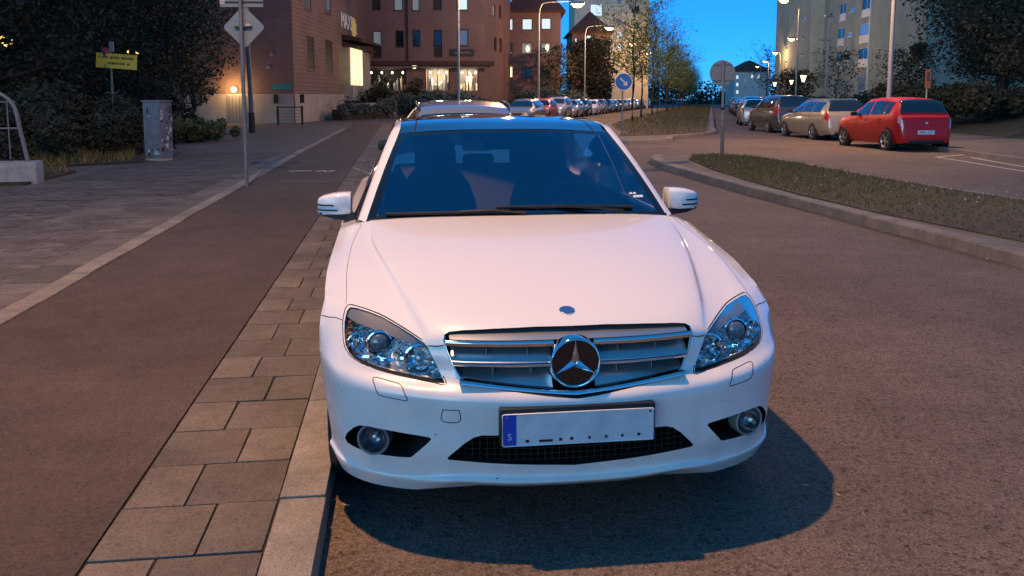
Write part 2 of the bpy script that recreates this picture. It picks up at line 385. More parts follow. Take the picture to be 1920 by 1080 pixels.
# ------------------------------------------------------------------ white saloon at the kerb
def white_saloon():
    root = empty('parked_saloon', (0,0,0), 0, 'white four-door saloon with big star grille parked along the kerb', 'car')
    bm = car_shell(); bv = BVHTree.FromBMesh(bm)
    def ys(x, z, d=0.):
        h = bv.ray_cast(Vector((x,-1,z)), Vector((0,1,0)))
        return (h[0].y if h[0] else .5) + d
    def on(p, d=0.):
        h = bv.find_nearest(Vector(p)); return h[0]+h[1]*d
    me = bpy.data.meshes.new('shell'); bm.to_mesh(me); bm.free()
    for m_ in (PAINT, VOID, BLACKP): me.materials.append(m_)
    base = bpy.data.objects.new('shell', me); col.objects.link(base)
    cuts = []
    def cm(mb, mi=1):
        mb.m = [mi]*len(mb.f); k = mb.mesh('cut', [PAINT, VOID, BLACKP])
        b = bmesh.new(); b.from_mesh(k); bmesh.ops.recalc_face_normals(b, faces=b.faces); b.to_mesh(k); b.free(); cuts.append(k)
    cm(cutter([(x,z) for x,z in GR] + mir(GR)[1:-1], -.5, .22))
    cm(cutter([(x,z) for x,z in INT] + mir(INT)[1:-1], -.5, .34, .03))
    for P in (FOG, mir(FOG)): cm(cutter(P, -.5, .40, .04))
    for P in (HL, mir(HL)): cm(cutter(P, -.5, .62, .05))
    for sg in (1, -1):
        for y in (.79, 3.55):
            cm(MB().lathe([(0.0001,0),(.352,0),(.352,.40),(.0001,.40)], 40, T(sg*.56, y, .335, ry=sg*math.pi/2)))
    cm(MB().box(-.70,.70,1.52,3.70,.30,1.6), 2)
    body = boolean(base, cuts); bpy.data.objects.remove(base)
    # split into bonnet, bumper and the rest
    b = bmesh.new(); b.from_mesh(body); groups = {'bonnet': [], 'front_bumper': []}
    def xe(y):
        for (a, xa), (c, xc) in zip([(0,.80),(.5,.797),(.8,.812),(1.1,.805),(1.4,.775)], [(.5,.797),(.8,.812),(1.1,.805),(1.4,.775),(2,.7)]):
            if a <= y <= c: return xa+(xc-xa)*(y-a)/(c-a)
        return 0
    parts = {}
    for nm, test in (('bonnet', lambda c, n: c.z > .704 and n.z > .15 and c.y < 1.385 and abs(c.x) < xe(c.y)),
                     ('front_bumper', lambda c, n: c.y < .66 and c.z < .735)):
        fs = [f for f in b.faces if f.material_index == 0 and test(f.calc_center_median(), f.normal)]
        nb = bmesh.new(); mp = {}
        for f in fs:
            try: g = nb.faces.new([mp.setdefault(v.index, None) or mp.__setitem__(v.index, nb.verts.new(v.co)) or mp[v.index] for v in f.verts])
            except ValueError: continue
        bmesh.ops.delete(b, geom=fs, context='FACES')
        k = bpy.data.meshes.new(nm); nb.to_mesh(k); nb.free(); k.materials.append(PAINT if nm == 'bonnet' else chipped_paint()); shade(k, 38)
        parts[nm] = obj(nm, k, root)
        b.verts.index_update()
    b.to_mesh(body); b.free(); shade(body, 38); obj('body', body, root)
    # panel gaps
    def seam(pts, nm='panel_gap', r=.0022, n=10, parent=None):
        P = [on(p, -.0004) for p in crom(pts, n)]; return MB().tube(P, r, 6).build(nm, SEAM, parent or root, 60)
    for sg in (1, -1):
        seam([(sg*xe(y), y, z) for y, z in ((1.385,.96),(1.1,.91),(.8,.86),(.6,.81),(.5,.78))], r=.0012)
        seam([(sg*.446,.14,.712),(sg*.47,.15,.707),(sg*.498,.165,.705)])
        seam([(sg*.806,.43,.737),(sg*.83,.47,.733),(sg*.86,.5,.73),(sg*.897,.55,.725)], r=.0018)
    # headlights
    for sg in (1, -1):
        P = [(sg*x, z) for x, z in HL]; cx = sg*.64; cz = .685
        h = empty('headlight'); h.parent = root
        def shr(p, k): return (cx+(p[0]-cx)*k, cz+(p[1]-cz)*k)
        P2 = [(p.x, p.y) for p in crom([(a, b_, 0) for a, b_ in P], 3, True)]
        rings = [[shr(p, k) for p in P2] for k in (.985,.9,.75,.6,.45,.3,.15)]
        rows = [[Vector((x, ys(x, z, .003), z)) for x, z in r] for r in rings] + [[Vector((cx, ys(cx,cz,.003), cz))]*len(P2)]
        MB().grid(rows, True, sg > 0).build('lens', LENS, h, 180, weld=1e-4)
        MB().tube([(x, ys(x,z,.004), z) for x, z in [shr(p, .995) for p in P2]], .0032, 6, closed=True).build('seal', SEAM, h, 60)
        # inner bezel, chrome with moulded relief
        rows = [[Vector((x, ys(x, z, .03+.035*k), z)) for x, z in [shr(p, .99-.1*k) for p in P2]] for k in (0,.5,1.)]
        bez = [[Vector((x, ys(x, z, .07), z)) for x, z in [shr(p, k) for p in P2]] for k in (.88,.7,.5,.3,.1)]
        MB().grid(rows+bez, True, sg > 0).build('bezel', mat('lamp_bezel', (.72,.74,.76), .16, metal=.95, bump=(70,.9)), h, 50)
        def bowl(x, z, r, depth, nm, y=None):
            yy = ys(x, z, .035) if y is None else y
            M = T(x, yy, z, rx=math.pi/2)
            MB().lathe([(r*1.12,-.012),(r*1.12,.004),(r*1.0,.006),(r*.97,-.004),(r*.85,-depth*.5),(r*.55,-depth*.85),(r*.2,-depth)], 28, M).build(nm, CHROME, h, 40)
            return yy
        y1 = bowl(sg*.668, .682, .042, .03, 'projector_ring')
        MB().lathe([(.038,-.004),(.036,.006),(.030,.014),(.018,.020),(.0005,.022)], 24, T(sg*.668, y1, .682, rx=math.pi/2)).build('projector_lens', mat('projector_glass', (.10,.12,.14), .04, coat=1., spec=.8), h, 180)
        y2 = bowl(sg*.528, .648, .050, .05, 'reflector')
        MB().lathe([(.016,-.05),(.016,-.01),(.012,.0),(.0005,.004)], 16, T(sg*.528, y2, .648, rx=math.pi/2)).build('bulb_cap', SILVER, h, 40)
        bowl(sg*.752, .675, .030, .03, 'indicator_bowl', ys(sg*.752,.675,.03))
        # eyelid: smooth grey blade under the top edge
        top = [(.50,.708),(.546,.727),(.60,.744),(.655,.758),(.715,.769),(.762,.774),(.787,.771)]
        bot = [(.515,.690),(.56,.699),(.60,.707),(.655,.716),(.715,.726),(.765,.735),(.795,.745)]
        A = crom([(a, b_, 0) for a, b_ in top], 4); B = crom([(a, b_, 0) for a, b_ in bot], 4)
        MB().grid([[Vector((sg*p.x, ys(sg*p.x, p.y, .012), p.y)) for p in A], [Vector((sg*p.x, ys(sg*p.x, p.y, .018), p.y)) for p in [a.lerp(c, .5) for a, c in zip(A, B)]],
                   [Vector((sg*p.x, ys(sg*p.x, p.y, .022), p.y)) for p in B], [Vector((sg*p.x, ys(sg*p.x, p.y, .06), p.y-.006)) for p in B]]).build('eyelid', mat('eyelid_grey', (.20,.20,.20), .35, metal=.2), h, 40)
        am = MB()
        for k in range(5):
            z = .655+.018*k; am.box(-.011,.011,-.004,.004,-.007,.007, T(sg*(.783-.002*k), ys(sg*.783, z, .022), z, rz=-sg*.7))
        am.build('side_reflector', AMBER, h)
        fa = MB()
        rnd = random.Random(3)
        for k in range(60):
            t = rnd.random(); x = .47+.31*t; z = .605+.02*t+rnd.random()*.05
            fa.box(-.010,.010,-.003,.003,-.005,.005, T(sg*x, ys(sg*x,z,.045), z, rx=rnd.uniform(-.8,.8), rz=rnd.uniform(-1,1)))
        fa.build('facets', CHROME, h)
    # grille
    g = empty('grille'); g.parent = root
    def strip(zf, zb, yf, yb, x0, x1, name, m, thick=.006, n=14):
        rows = []
        xs = [x0+(x1-x0)*i/n for i in range(n+1)]
        def zz(z, x): return z(x) if callable(z) else z
        a = [Vector((x, ys(x, .66, yf), zz(zf, x))) for x in xs]; c = [Vector((x, ys(x, .66, yb), zz(zb, x))) for x in xs]
        d = Vector((0,0,thick))
        return MB().grid([a, c, [p-d for p in c], [p-d for p in a], a]).build(name, m, g, 40)
    def gx(z):
        for (x0, z0), (x1, z1) in zip(GR[5:12], GR[6:13]):
            if z1 <= z <= z0: return x0+(x1-x0)*(z-z0)/(z1-z0)
        return .40
    zb_ = lambda x: .5515+.0455*min(1, abs(x)/.385)**1.15
    for sg in (1, -1):
        for zl, zt, nm in ((.660,.704,'slat'), (None,.640,'slat')):
            xo = gx(.665 if zl else .62)-.006
            strip(zl if zl else (lambda x: zb_(x)+.012), zt, .0, .055, sg*.075, sg*xo, nm, SILVER, .004)
        # bright lips
        for z, hh, xo, nm in ((.7205,.0095,gx(.72)-.004,'lip'), (.652,.0055,gx(.652)-.004,'lip')):
            n = 14; pr = [(-.004,hh),(-.009,hh*.5),(-.009,-hh*.2),(-.006,-hh),(.004,-hh),(.006,hh)]
            rows = [[Vector((sg*(.07+(xo-.07)*i/n), ys(sg*(.07+(xo-.07)*i/n), z, d), z+e)) for d, e in pr] for i in range(n+1)]
            MB().grid(rows, True).build(nm, CHROME, g, 50)
        n = 14; xo = .395
        rows = [[Vector((sg*xo*i/n, ys(sg*xo*i/n, .575, d)+.012, zb_(sg*xo*i/n)+e)) for d, e in ((-.012,.010),(-.018,.004),(-.018,-.002),(-.010,-.006),(.01,-.006),(.01,.010))] for i in range(n+1)]
        MB().grid(rows, True).build('frame', CHROME, g, 50)
        # top blade that runs back under the bonnet edge
        xo = .425; n = 14
        rows = [[Vector((sg*xo*i/n, ys(sg*xo*i/n, .735, -.004), .732)) for i in range(n+1)], [Vector((sg*xo*i/n, ys(sg*xo*i/n, .755, .02), .752)) for i in range(n+1)], [Vector((sg*xo*i/n, ys(sg*xo*i/n, .76, .08), .768)) for i in range(n+1)]]
        MB().grid(rows).build('upper_blade', SILVER, g, 60)
        MB().tube([(sg*p[0]*.992, ys(sg*p[0]*.98, p[1], .006), p[1]) for p in GR[5:12]], .0035, 6).build('side_trim', CHROME, g, 60)
        for x, z in ((.16,.692),(.30,.692),(.15,.63),(.28,.632)):
            MB().box(-.0012,.0012,-.002,.03,-.012,.012, T(sg*x, ys(sg*x,z,.012), z)).build('stay', SILVER, g)
    # star emblem
    e = empty('star_emblem'); e.parent = root
    M = T(0, .060, .659, rx=math.pi/2+.05)
    MB().lathe([(.0785,.0),(.080,.012),(.084,.016),(.0885,.012),(.0905,.0),(.0905,-.03)], 48, M).build('ring', CHROME, e, 40)
    MB().lathe([(.080,.002),(.0003,.002)], 48, M).build('disc', GLOSSB, e)
    st = MB()
    for k in range(3):
        a = math.pi/2+2*math.pi*k/3
        tip = Vector((math.cos(a)*.079, math.sin(a)*.079, .005)); cen = Vector((0,0,.017))
        sd = [Vector((math.cos(a+s*math.pi/3)*.0155, math.sin(a+s*math.pi/3)*.0155, .004)) for s in (1,-1)]
        st.add([M @ p for p in (tip, sd[0], cen, sd[1])], [(0,1,2),(0,2,3)])
    st.build('star', CHROME, e)
    # bonnet badge
    p = on((.0,.212,.802)); nrm = bv.find_nearest(p)[1]
    q = Vector((0,0,1)).rotation_difference(nrm).to_matrix().to_4x4(); Mb = Matrix.Translation(p) @ q
    bd = MB().lathe([(.028,-.002),(.028,.003),(.025,.0045),(.023,.003)], 28, Mb).build('bonnet_badge', CHROME, root, 40)
    MB().lathe([(.023,.0032),(.0003,.0036)], 28, Mb).build('enamel', mat('badge_blue', (.03,.10,.32), .12, coat=1.), bd)
    # fog lamps, intake mesh
    for sg in (1, -1):
        f = empty('fog_lamp'); f.parent = root
        M = T(sg*.694, ys(sg*.694,.36,.012), .361, rx=math.pi/2, rz=sg*.25)
        MB().lathe([(.058,-.05),(.058,.0),(.054,.004),(.050,.0),(.047,-.01)], 32, M).build('fog_rim', mat('fog_rim', (.26,.26,.27), .35), f, 40)
        MB().lathe([(.049,-.012),(.047,.004),(.046,.004),(.045,-.01),(.035,-.03),(.02,-.042),(.001,-.045)], 32, M).build('fog_reflector', mat('fog_reflector', (.22,.23,.24), .18, metal=.9), f, 40)
        MB().lathe([(.046,.001),(.035,.007),(.018,.011),(.0004,.012)], 32, M).build('fog_lens', LENS, f, 180)
        MB().lathe([(.010,-.044),(.010,-.018),(.001,-.014)], 12, M).build('bulb_cap', SILVER, f, 40)
    ms = MB()
    for i in range(33):
        x = -.40+.025*i; ms.box(x-.0014, x+.0014, ys(x,.37,.045), ys(x,.37,.055), .302, .420)
    for k in range(6):
        z = .312+.02*k
        for i in range(16): x0 = -.42+.0525*i; ms.box(x0, x0+.0525, ys(x0+.026,.37,.046), ys(x0+.026,.37,.054), z-.0014, z+.0014)
    ms.build('intake_mesh', mat('mesh_black', (.008,.008,.008), .6), root)
    # washer covers, towing cover: fine gaps on the bumper skin
    for P in (WASH, mir(WASH), TOW):
        MB().tube([(x, ys(x, z, -.0003), z) for x, z in [(p.x, p.y) for p in crom([(a, b_, 0) for a, b_ in P], 4, True)]], .0016, 6, closed=True).build('washer_cover_gap' if P is not TOW else 'towing_cover_gap', SEAM, root, 60)
    # number plate with holder
    pl = empty('number_plate'); pl.parent = root
    yp = -.012
    MB().box(-.268,.268,yp+.004,yp+.05,.396,.528, bev=.008).build('plate_holder', BLACKP, pl, 40)
    def pp(x): return yp-.004+abs(x)*.012
    rr = [(-.26+.004,.402),(-.26,.406),(-.26,.508),(-.256,.512),(.256,.512),(.26,.508),(.26,.406),(.256,.402)]
    MB().grid([[Vector((x, pp(x), .403)) for x in [-.259+.518*i/12 for i in range(13)]], [Vector((x, pp(x), .512)) for x in [-.259+.518*i/12 for i in range(13)]]]).build('plate', PLATEM, pl)
    MB().grid([[Vector((x, pp(x)-.0012, .4045)) for x in (-.2575,-.213)], [Vector((x, pp(x)-.0012, .5105)) for x in (-.2575,-.213)]]).build('euro_band', BLUEP, pl)
    MB().tube([(x, pp(x)-.001, z) for x, z in rr], .0022, 6, closed=True).build('plate_edge', mat('plate_rim', (.75,.75,.76), .3), pl, 60)
    text_mesh('S', .032, 'country_letter', WHITEP, pl, T(-.2355, pp(-.2355)-.0016, .4235, rx=math.pi/2))
    ink = mat('plate_ink', (.01,.01,.012), .5)
    for x, w, z in ((-.176,.006,.4165),(-.113,.0235,.4165),(-.063,.005,.418),(-.025,.005,.419),(.036,.004,.4195),(.094,.004,.4195),(.150,.004,.420),(.208,.005,.421)):
        MB().box(x-w, x+w, pp(x)-.0016, pp(x)-.0008, z-.004, z+.004 if w > .01 else z+.006).build('smudged_character', ink, pl)
    for x in (-.244,.246): MB().lathe([(.004,0),(.003,.002),(.0002,.0025)], 10, T(x, pp(x)-.001, .502, rx=math.pi/2)).build('screw', CHROME if x < 0 else ink, pl, 40)
    # wheels
    for sg in (1, -1):
        for y in (.79, 3.55): wheel(root, sg*.765, y)
    # ---- greenhouse
    def wsP(u, t):
        b0 = Vector((.755*u, 1.375+.055*u*u, .968-.012*u*u)); t0 = Vector((.592*u, 1.93+.114*u*u, 1.384-.027*u**2))
        return b0.lerp(t0, t) + Vector((0,-.55,.83))*(.05*4*t*(1-t)*(1-.35*u*u)*.6)
    nu, nt_ = 36, 20
    m = MB(); rows = [[wsP(-1+2*i/nu, t/nt_) for i in range(nu+1)] for t in range(nt_+1)]
    m.grid(rows)
    k = 0
    for t in range(nt_):
        for i in range(nu):
            u = abs(-1+2*(i+.5)/nu); tt = (t+.5)/nt_
            m.m[k] = 1 if (u > .93 or tt > .965 or tt < .03) else 0; k += 1
    wsm = m.build('windscreen', [SCREEN, GLOSSB], root, 180)
    rail = crom([(.80,1.50,.952),(.725,1.78,1.155),(.648,2.06,1.338),(.625,2.22,1.378),(.615,2.6,1.393),(.612,3.0,1.375),(.632,3.35,1.305),(.69,3.65,1.14),(.745,3.86,.995)], 8)
    inner = [wsP(1, t) for t in [i/16 for i in range(17)]]
    for sg in (1, -1):
        mx = lambda P: [Vector((sg*p.x, p.y, p.z)) for p in P]
        # pillar + roof rail skin, body colour
        a = crom([(.757,1.43,.956),(.678,1.735,1.165),(.594,2.046,1.357),(.580,2.22,1.402),(.575,2.6,1.422),(.572,3.0,1.405),(.585,3.35,1.335),(.635,3.65,1.165),(.69,3.88,1.0)], 8)
        mid = [p.lerp(q, .5)+Vector((.008,-.004,.010)) for p, q in zip(a, rail)]
        MB().grid([mx(a), mx(mid), mx(rail), mx([p+Vector((-.03,0,-.02)) for p in rail])], flip=sg < 0).build('roof_rail', PAINT, root, 60)
        belt = lambda y: Vector((.835 if y > 1.7 else .80+.035*(y-1.5)/.2, y, .945))
        def railat(y):
            for p, q in zip(rail, rail[1:]):
                if p.y <= y <= q.y: return p.lerp(q, (y-p.y)/(q.y-p.y))
            return rail[-1]
        def sidep(y0, y1, nm, m_, ins=.0):
            n = 12; ys_ = [y0+(y1-y0)*i/n for i in range(n+1)]
            rows = []
            for s_ in range(5):
                f = s_/4; rows.append([Vector((sg*(belt(y).x*(1-f)+railat(y).x*f+.02*4*f*(1-f)*.5-ins), y, belt(y).z*(1-f)+railat(y).z*f)) for y in ys_])
            MB().grid(rows, flip=sg < 0).build(nm, m_, root, 180)
        sidep(1.53, 1.70, 'mirror_sail', BLACKP, .004); sidep(1.70, 2.44, 'side_window', SIDEGL, .006)
        sidep(2.44, 2.54, 'door_pillar', GLOSSB, .003); sidep(2.54, 3.30, 'side_window', SIDEGL, .006); sidep(3.30, 3.84, 'rear_pillar', PAINT, 0)
        # door handles
        for y in (2.32, 3.18):
            MB().tube(crom([(sg*.885, y, .80),(sg*.925, y+.03, .805),(sg*.93, y+.11, .807),(sg*.925, y+.19, .805),(sg*.885, y+.22, .80)], 4), .012, 8).build('door_handle', PAINT, root, 60)
        seam([(sg*.9, 1.42, z) for z in (.24,.45,.65,.80,.90)], 'door_gap', .003); seam([(sg*.9, 2.49, z) for z in (.24,.45,.65,.80,.92)], 'door_gap', .003)
        # door mirror
        mr = empty('door_mirror'); mr.parent = root
        secs = []
        for x, y0, y1, z0, z1 in ((.834,1.665,1.765,.968,1.062),(.840,1.652,1.775,.958,1.074),(.88,1.642,1.78,.952,1.075),(.93,1.645,1.78,.952,1.070),(.98,1.662,1.78,.955,1.058),(1.004,1.685,1.778,.962,1.045),(1.011,1.71,1.77,.972,1.030)):
            cy_, cz_ = (y0+y1)/2, (z0+z1)/2; r_ = []
            for k in range(24):
                an = 2*math.pi*k/24; ca, sa = math.cos(an), math.sin(an); ex = .42
                r_.append(Vector((sg*x, cy_+(y1-y0)/2*math.copysign(abs(ca)**ex, ca), cz_+(z1-z0)/2*math.copysign(abs(sa)**ex, sa))))
            secs.append(r_)
        mm = MB().grid(secs, True, sg > 0); n = len(mm.v); mm.f += [tuple(range(24)) if sg < 0 else tuple(range(24))[::-1], tuple(range(n-24, n))[::-1] if sg < 0 else tuple(range(n-24, n))]; mm.m += [0,0]
        mm.build('mirror_housing', PAINT, mr, 50, recalc=True)
        MB().box(.846,.992,1.70,1.783,.975,1.05, bev=.01).build('mirror_glass', CHROME, mr, 40).scale = (sg,1,1)
        for z, x0 in ((1.013,.925),(.988,.905)):
            MB().tube(crom([(sg*x0, 1.643+(x0-.9)*.06, z-.001),(sg*.95,1.648,z),(sg*.985,1.664,z),(sg*1.004,1.69,z+.001),(sg*1.009,1.715,z+.001)], 5), .0042, 6).build('indicator_slot', BLACKP, mr, 60)
        ft = MB()
        ft.grid([[Vector((sg*x, y, z)) for x, y, z in ring] for ring in
                 ([(.80,1.64,.925),(.80,1.74,.925),(.80,1.74,.958),(.80,1.64,.958)], [(.85,1.645,.935),(.85,1.76,.935),(.85,1.76,.966),(.85,1.645,.966)],
                  [(.93,1.648,.945),(.93,1.775,.945),(.93,1.775,.966),(.93,1.648,.966)], [(.995,1.675,.962),(.995,1.77,.962),(.995,1.77,.974),(.995,1.675,.974)], [(1.006,1.70,.975),(1.006,1.76,.975),(1.006,1.76,.982),(1.006,1.70,.982)])], True, sg > 0)
        ft.build('mirror_foot', BLACKP, mr, 40, recalc=True)
    # roof: dark glass panels between the rails
    cz = crom([(0,1.93,1.384),(0,2.2,1.425),(0,2.6,1.447),(0,3.0,1.437),(0,3.32,1.395)], 6)
    ce = crom([(.592,2.044,1.357),(.580,2.24,1.403),(.576,2.6,1.422),(.573,3.0,1.405),(.583,3.33,1.34)], 6)
    def roofrow(c, e_, us): return [Vector((e_.x*u, c.y+(e_.y-c.y)*u*u, c.z+(e_.z-c.z)*abs(u)**2.4+.001)) for u in us]
    us = [-.84+1.68*i/24 for i in range(25)]
    MB().grid([roofrow(c, e_, us) for c, e_ in zip(cz, ce)]).build('glass_roof', GLOSSB, root, 180)
    for sg in (1, -1):
        MB().grid([roofrow(c, e_, [sg*(.855+.145*i/5) for i in range(6)]) for c, e_ in zip(cz, ce)], flip=sg < 0).build('roof_edge_trim', GLOSSB, root, 180)
        MB().grid([[p-Vector((0,0,.004)) for p in roofrow(c, e_, [sg*(.835+.025*i/2) for i in range(3)])] for c, e_ in zip(cz, ce)], flip=sg < 0).build('roof_gap', SEAM, root, 180)
    MB().grid([[Vector((u*.585*(1-t)+u*.69*t, 3.32+.03*u*u*(1-t)+(3.93-3.32)*t-.05*u*u*t, 1.395-.055*u*u*(1-t)-(1.395-1.025)*t-.02*u*u*t+.05*4*t*(1-t)*.6)) for u in [-1+2*i/16 for i in range(17)]] for t in [j/8 for j in range(9)]]).build('rear_window', glass('rear_glass', (.88,.9,.9), 0, 1.4), root, 180)
    # tail lamps, boot trim
    for sg in (1, -1):
        rows = [[on((sg*x, 4.5, z), .006) for x in (.60,.66,.72,.77,.81)] for z in (.76,.82,.88,.93)]
        MB().grid(rows).build('tail_lamp', mat('tail_red', (.35,.01,.01), .1, coat=1.), root, 60)
    # ---- cabin
    dash = [(.46,1.50,.93),(.46,1.62,.955),(.46,1.80,.945),(.46,1.92,.88),(.46,1.95,.72)]
    MB().grid([[Vector((-.69+1.38*i/12, y, z-.01*((i-6)/6)**2)) for i in range(13)] for _, y, z in dash]).build('dashboard', mat('dash_grey', (.07,.07,.07), .7), root, 60)
    MB().grid([[Vector((.38+.20*math.cos(a), y, z0+.09*math.sin(a))) for a in [math.pi*i/10 for i in range(11)]] for y, z0 in ((1.62,.925),(1.78,.945),(1.90,.90))]).build('instrument_hood', mat('instrument_sheen', (.30,.30,.30), .7), root, 60)  # paler than the dash: instrument reflection painted into the hood's colour
    sw = empty('steering_wheel'); sw.parent = root
    Ms = T(.375, 2.0, .925, rx=R(-66))
    MB().tube([Ms @ Vector((.182*math.cos(a), .182*math.sin(a), 0)) for a in [2*math.pi*i/36 for i in range(36)]], .015, 8, closed=True).build('rim', mat('wheel_leather', (.34,.34,.35), .4), sw, 60)
    MB().lathe([(.075,-.02),(.07,.02),(.001,.03)], 20, Ms).box(-.17,.17,-.02,.02,-.008,.012, Ms).box(-.02,.02,-.17,.0,-.008,.012, Ms).build('hub', mat('wheel_hub', (.12,.12,.12), .6), sw, 40)
    def cushion(nm, par, x0, x1, y0, y1, z0, z1, b, M=None): return MB().box(x0,x1,y0,y1,z0,z1,M,0,b).build(nm, FABRIC, par, 50)
    for x in (-.36,.36):
        s = empty('front_seat'); s.parent = root
        cushion('seat_cushion', s, x-.25, x+.25, 2.05, 2.58, .40, .56, .05)
        Mb_ = T(x, 2.56, .52, rx=R(-20))
        mb = MB(); mb.grid([[Mb_ @ Vector((w*math.cos(a), .07*math.sin(a)*(1 if w > .1 else .8), h)) for a in [2*math.pi*i/20 for i in range(20)]] for w, h in ((.24,0),(.26,.2),(.25,.40),(.21,.52),(.17,.58),(.135,.62),(.13,.70),(.125,.77),(.10,.81),(.02,.825))], True)
        mb.build('seat_back', FABRIC, s, 60)
    rb = empty('rear_bench'); rb.parent = root
    cushion('seat_cushion', rb, -.64, .64, 3.0, 3.5, .38, .55, .05); cushion('seat_back', rb, -.64, .64, -.08, .08, 0, .58, .05, T(0,3.55,.5,rx=R(-18)))
    for x in (-.36, 0, .36): cushion('head_restraint', rb, -.12, .12, -.05, .05, 0, .15 if x else .11, .04, T(x,3.72,1.02,rx=R(-15)))
    # sensor pod and inner mirror
    pod = MB().grid([[Vector((x*w, y, z)) for x in (-1,-.6,0,.6,1)] for w, y, z in ((.17,1.965,1.372),(.155,1.975,1.335),(.12,1.985,1.305),(.10,1.99,1.30))]).build('sensor_pod', GLOSSB, root, 60)
    MB().box(-.125,.125,2.02,2.05,1.265,1.325, bev=.012).build('inner_mirror', BLACKP, root, 50)
    # wipers
    wv = BVHTree.FromObject(wsm, bpy.context.evaluated_depsgraph_get())
    def won(x, z, d=.012):
        h = wv.ray_cast(Vector((x, 0, z)), Vector((0,1,0))); return (h[0] if h[0] else Vector((x,1.4,z))) + Vector((0,-d*.8,d*.6))
    for A, B, C_ in (((-.66,.985),(-.30,.992),(.02,.99)), ((-.12,1.012),(.22,1.012),(.58,1.0))):
        w = empty('wiper'); w.parent = root
        MB().tube([won(*A), won(*B), won(*C_)], .008, 6).build('blade', RUBBER, w, 60)
        MB().tube([won(*B, .02), won((B[0]+C_[0])/2, .995, .024), won(C_[0]*.9, .982, .02)], .007, 6).build('arm', BLACKP, w, 60)
    MB().grid([[Vector((x*.75, 1.372+.05*x*x-.004*k, .975-.012*x*x-.012*k)) for x in [-1+2*i/16 for i in range(17)]] for k in (-1,1,2)]).build('scuttle', BLACKP, root, 60)
    st = MB()
    for (x0, x1, z0, z1) in ((.60,.655,1.045,1.055),(.585,.60,1.06,1.068),(.605,.62,1.06,1.068)):
        st.add([won(x0,z0,.003),won(x1,z0,.003),won(x1,z1,.003),won(x0,z1,.003)], [(0,1,2,3)])
    st.build('screen_sticker', mat('sticker', (.7,.75,.75), .5), root)
    return root

saloon = white_saloon()

# ------------------------------------------------------------------ ground, roads, pavements
def ground_mat(name, c1, c2, grain=180., big=.8, bump=.35, rough=.85, mixv=.55, patch=(.75,1.2)):
    """asphalt / paving: fine aggregate grain plus broad uneven wear"""
    m = bpy.data.materials.new(name); m.use_nodes = True; nt = m.node_tree; L = nt.links; b = nt.nodes['Principled BSDF']
    b.inputs['Roughness'].default_value = rough; b.inputs['Specular IOR Level'].default_value = .3
    g = nt.nodes.new('ShaderNodeNewGeometry'); pos = g.outputs['Position']
    n1 = nt.nodes.new('ShaderNodeTexNoise'); n1.inputs['Scale'].default_value = grain; n1.inputs['Detail'].default_value = 3; n1.inputs['Roughness'].default_value = .8; L.new(pos, n1.inputs['Vector'])
    v1 = nt.nodes.new('ShaderNodeTexVoronoi'); v1.inputs['Scale'].default_value = grain*.55; L.new(pos, v1.inputs['Vector'])
    n2 = nt.nodes.new('ShaderNodeTexNoise'); n2.inputs['Scale'].default_value = big; n2.inputs['Detail'].default_value = 5; n2.inputs['Roughness'].default_value = .65; L.new(pos, n2.inputs['Vector'])
    r1 = nt.nodes.new('ShaderNodeValToRGB'); r1.color_ramp.elements[0].position = .34; r1.color_ramp.elements[1].position = .68
    r1.color_ramp.elements[0].color = (*c1, 1); r1.color_ramp.elements[1].color = (*c2, 1); L.new(n1.outputs[0], r1.inputs[0])
    mx = nt.nodes.new('ShaderNodeMixRGB'); mx.blend_type = 'MULTIPLY'; mx.inputs[0].default_value = mixv
    L.new(r1.outputs[0], mx.inputs[1]); L.new(v1.outputs['Color'], mx.inputs[2])
    hs = nt.nodes.new('ShaderNodeHueSaturation'); hs.inputs['Saturation'].default_value = .0; L.new(v1.outputs['Color'], hs.inputs['Color']); L.new(hs.outputs[0], mx.inputs[2])
    r2 = nt.nodes.new('ShaderNodeMapRange'); r2.inputs[1].default_value = .3; r2.inputs[2].default_value = .7; r2.inputs[3].default_value = patch[0]; r2.inputs[4].default_value = patch[1]; L.new(n2.outputs[0], r2.inputs[0])
    n3 = nt.nodes.new('ShaderNodeTexNoise'); n3.inputs['Scale'].default_value = big*5.3; n3.inputs['Detail'].default_value = 7; n3.inputs['Roughness'].default_value = .75; L.new(pos, n3.inputs['Vector'])
    r3 = nt.nodes.new('ShaderNodeMapRange'); r3.inputs[1].default_value = .33; r3.inputs[2].default_value = .62; r3.inputs[3].default_value = .84; r3.inputs[4].default_value = 1.12; L.new(n3.outputs[0], r3.inputs[0])
    oi = nt.nodes.new('ShaderNodeObjectInfo'); r4 = nt.nodes.new('ShaderNodeMapRange'); r4.inputs[3].default_value = .84; r4.inputs[4].default_value = 1.14; L.new(oi.outputs['Random'], r4.inputs[0])
    ma = nt.nodes.new('ShaderNodeMath'); ma.operation = 'MULTIPLY'; L.new(r2.outputs[0], ma.inputs[0]); L.new(r3.outputs[0], ma.inputs[1])
    mb_ = nt.nodes.new('ShaderNodeMath'); mb_.operation = 'MULTIPLY'; L.new(ma.outputs[0], mb_.inputs[0]); L.new(r4.outputs[0], mb_.inputs[1])
    m2 = nt.nodes.new('ShaderNodeMixRGB'); m2.blend_type = 'MULTIPLY'; m2.inputs[0].default_value = 1; L.new(mx.outputs[0], m2.inputs[1]); L.new(mb_.outputs[0], m2.inputs[2])
    L.new(m2.outputs[0], b.inputs['Base Color'])
    bp = nt.nodes.new('ShaderNodeBump'); bp.inputs['Strength'].default_value = bump; bp.inputs['Distance'].default_value = .006
    L.new(v1.outputs['Distance'], bp.inputs['Height']); L.new(bp.outputs[0], b.inputs['Normal'])
    MATS[name] = m; return m
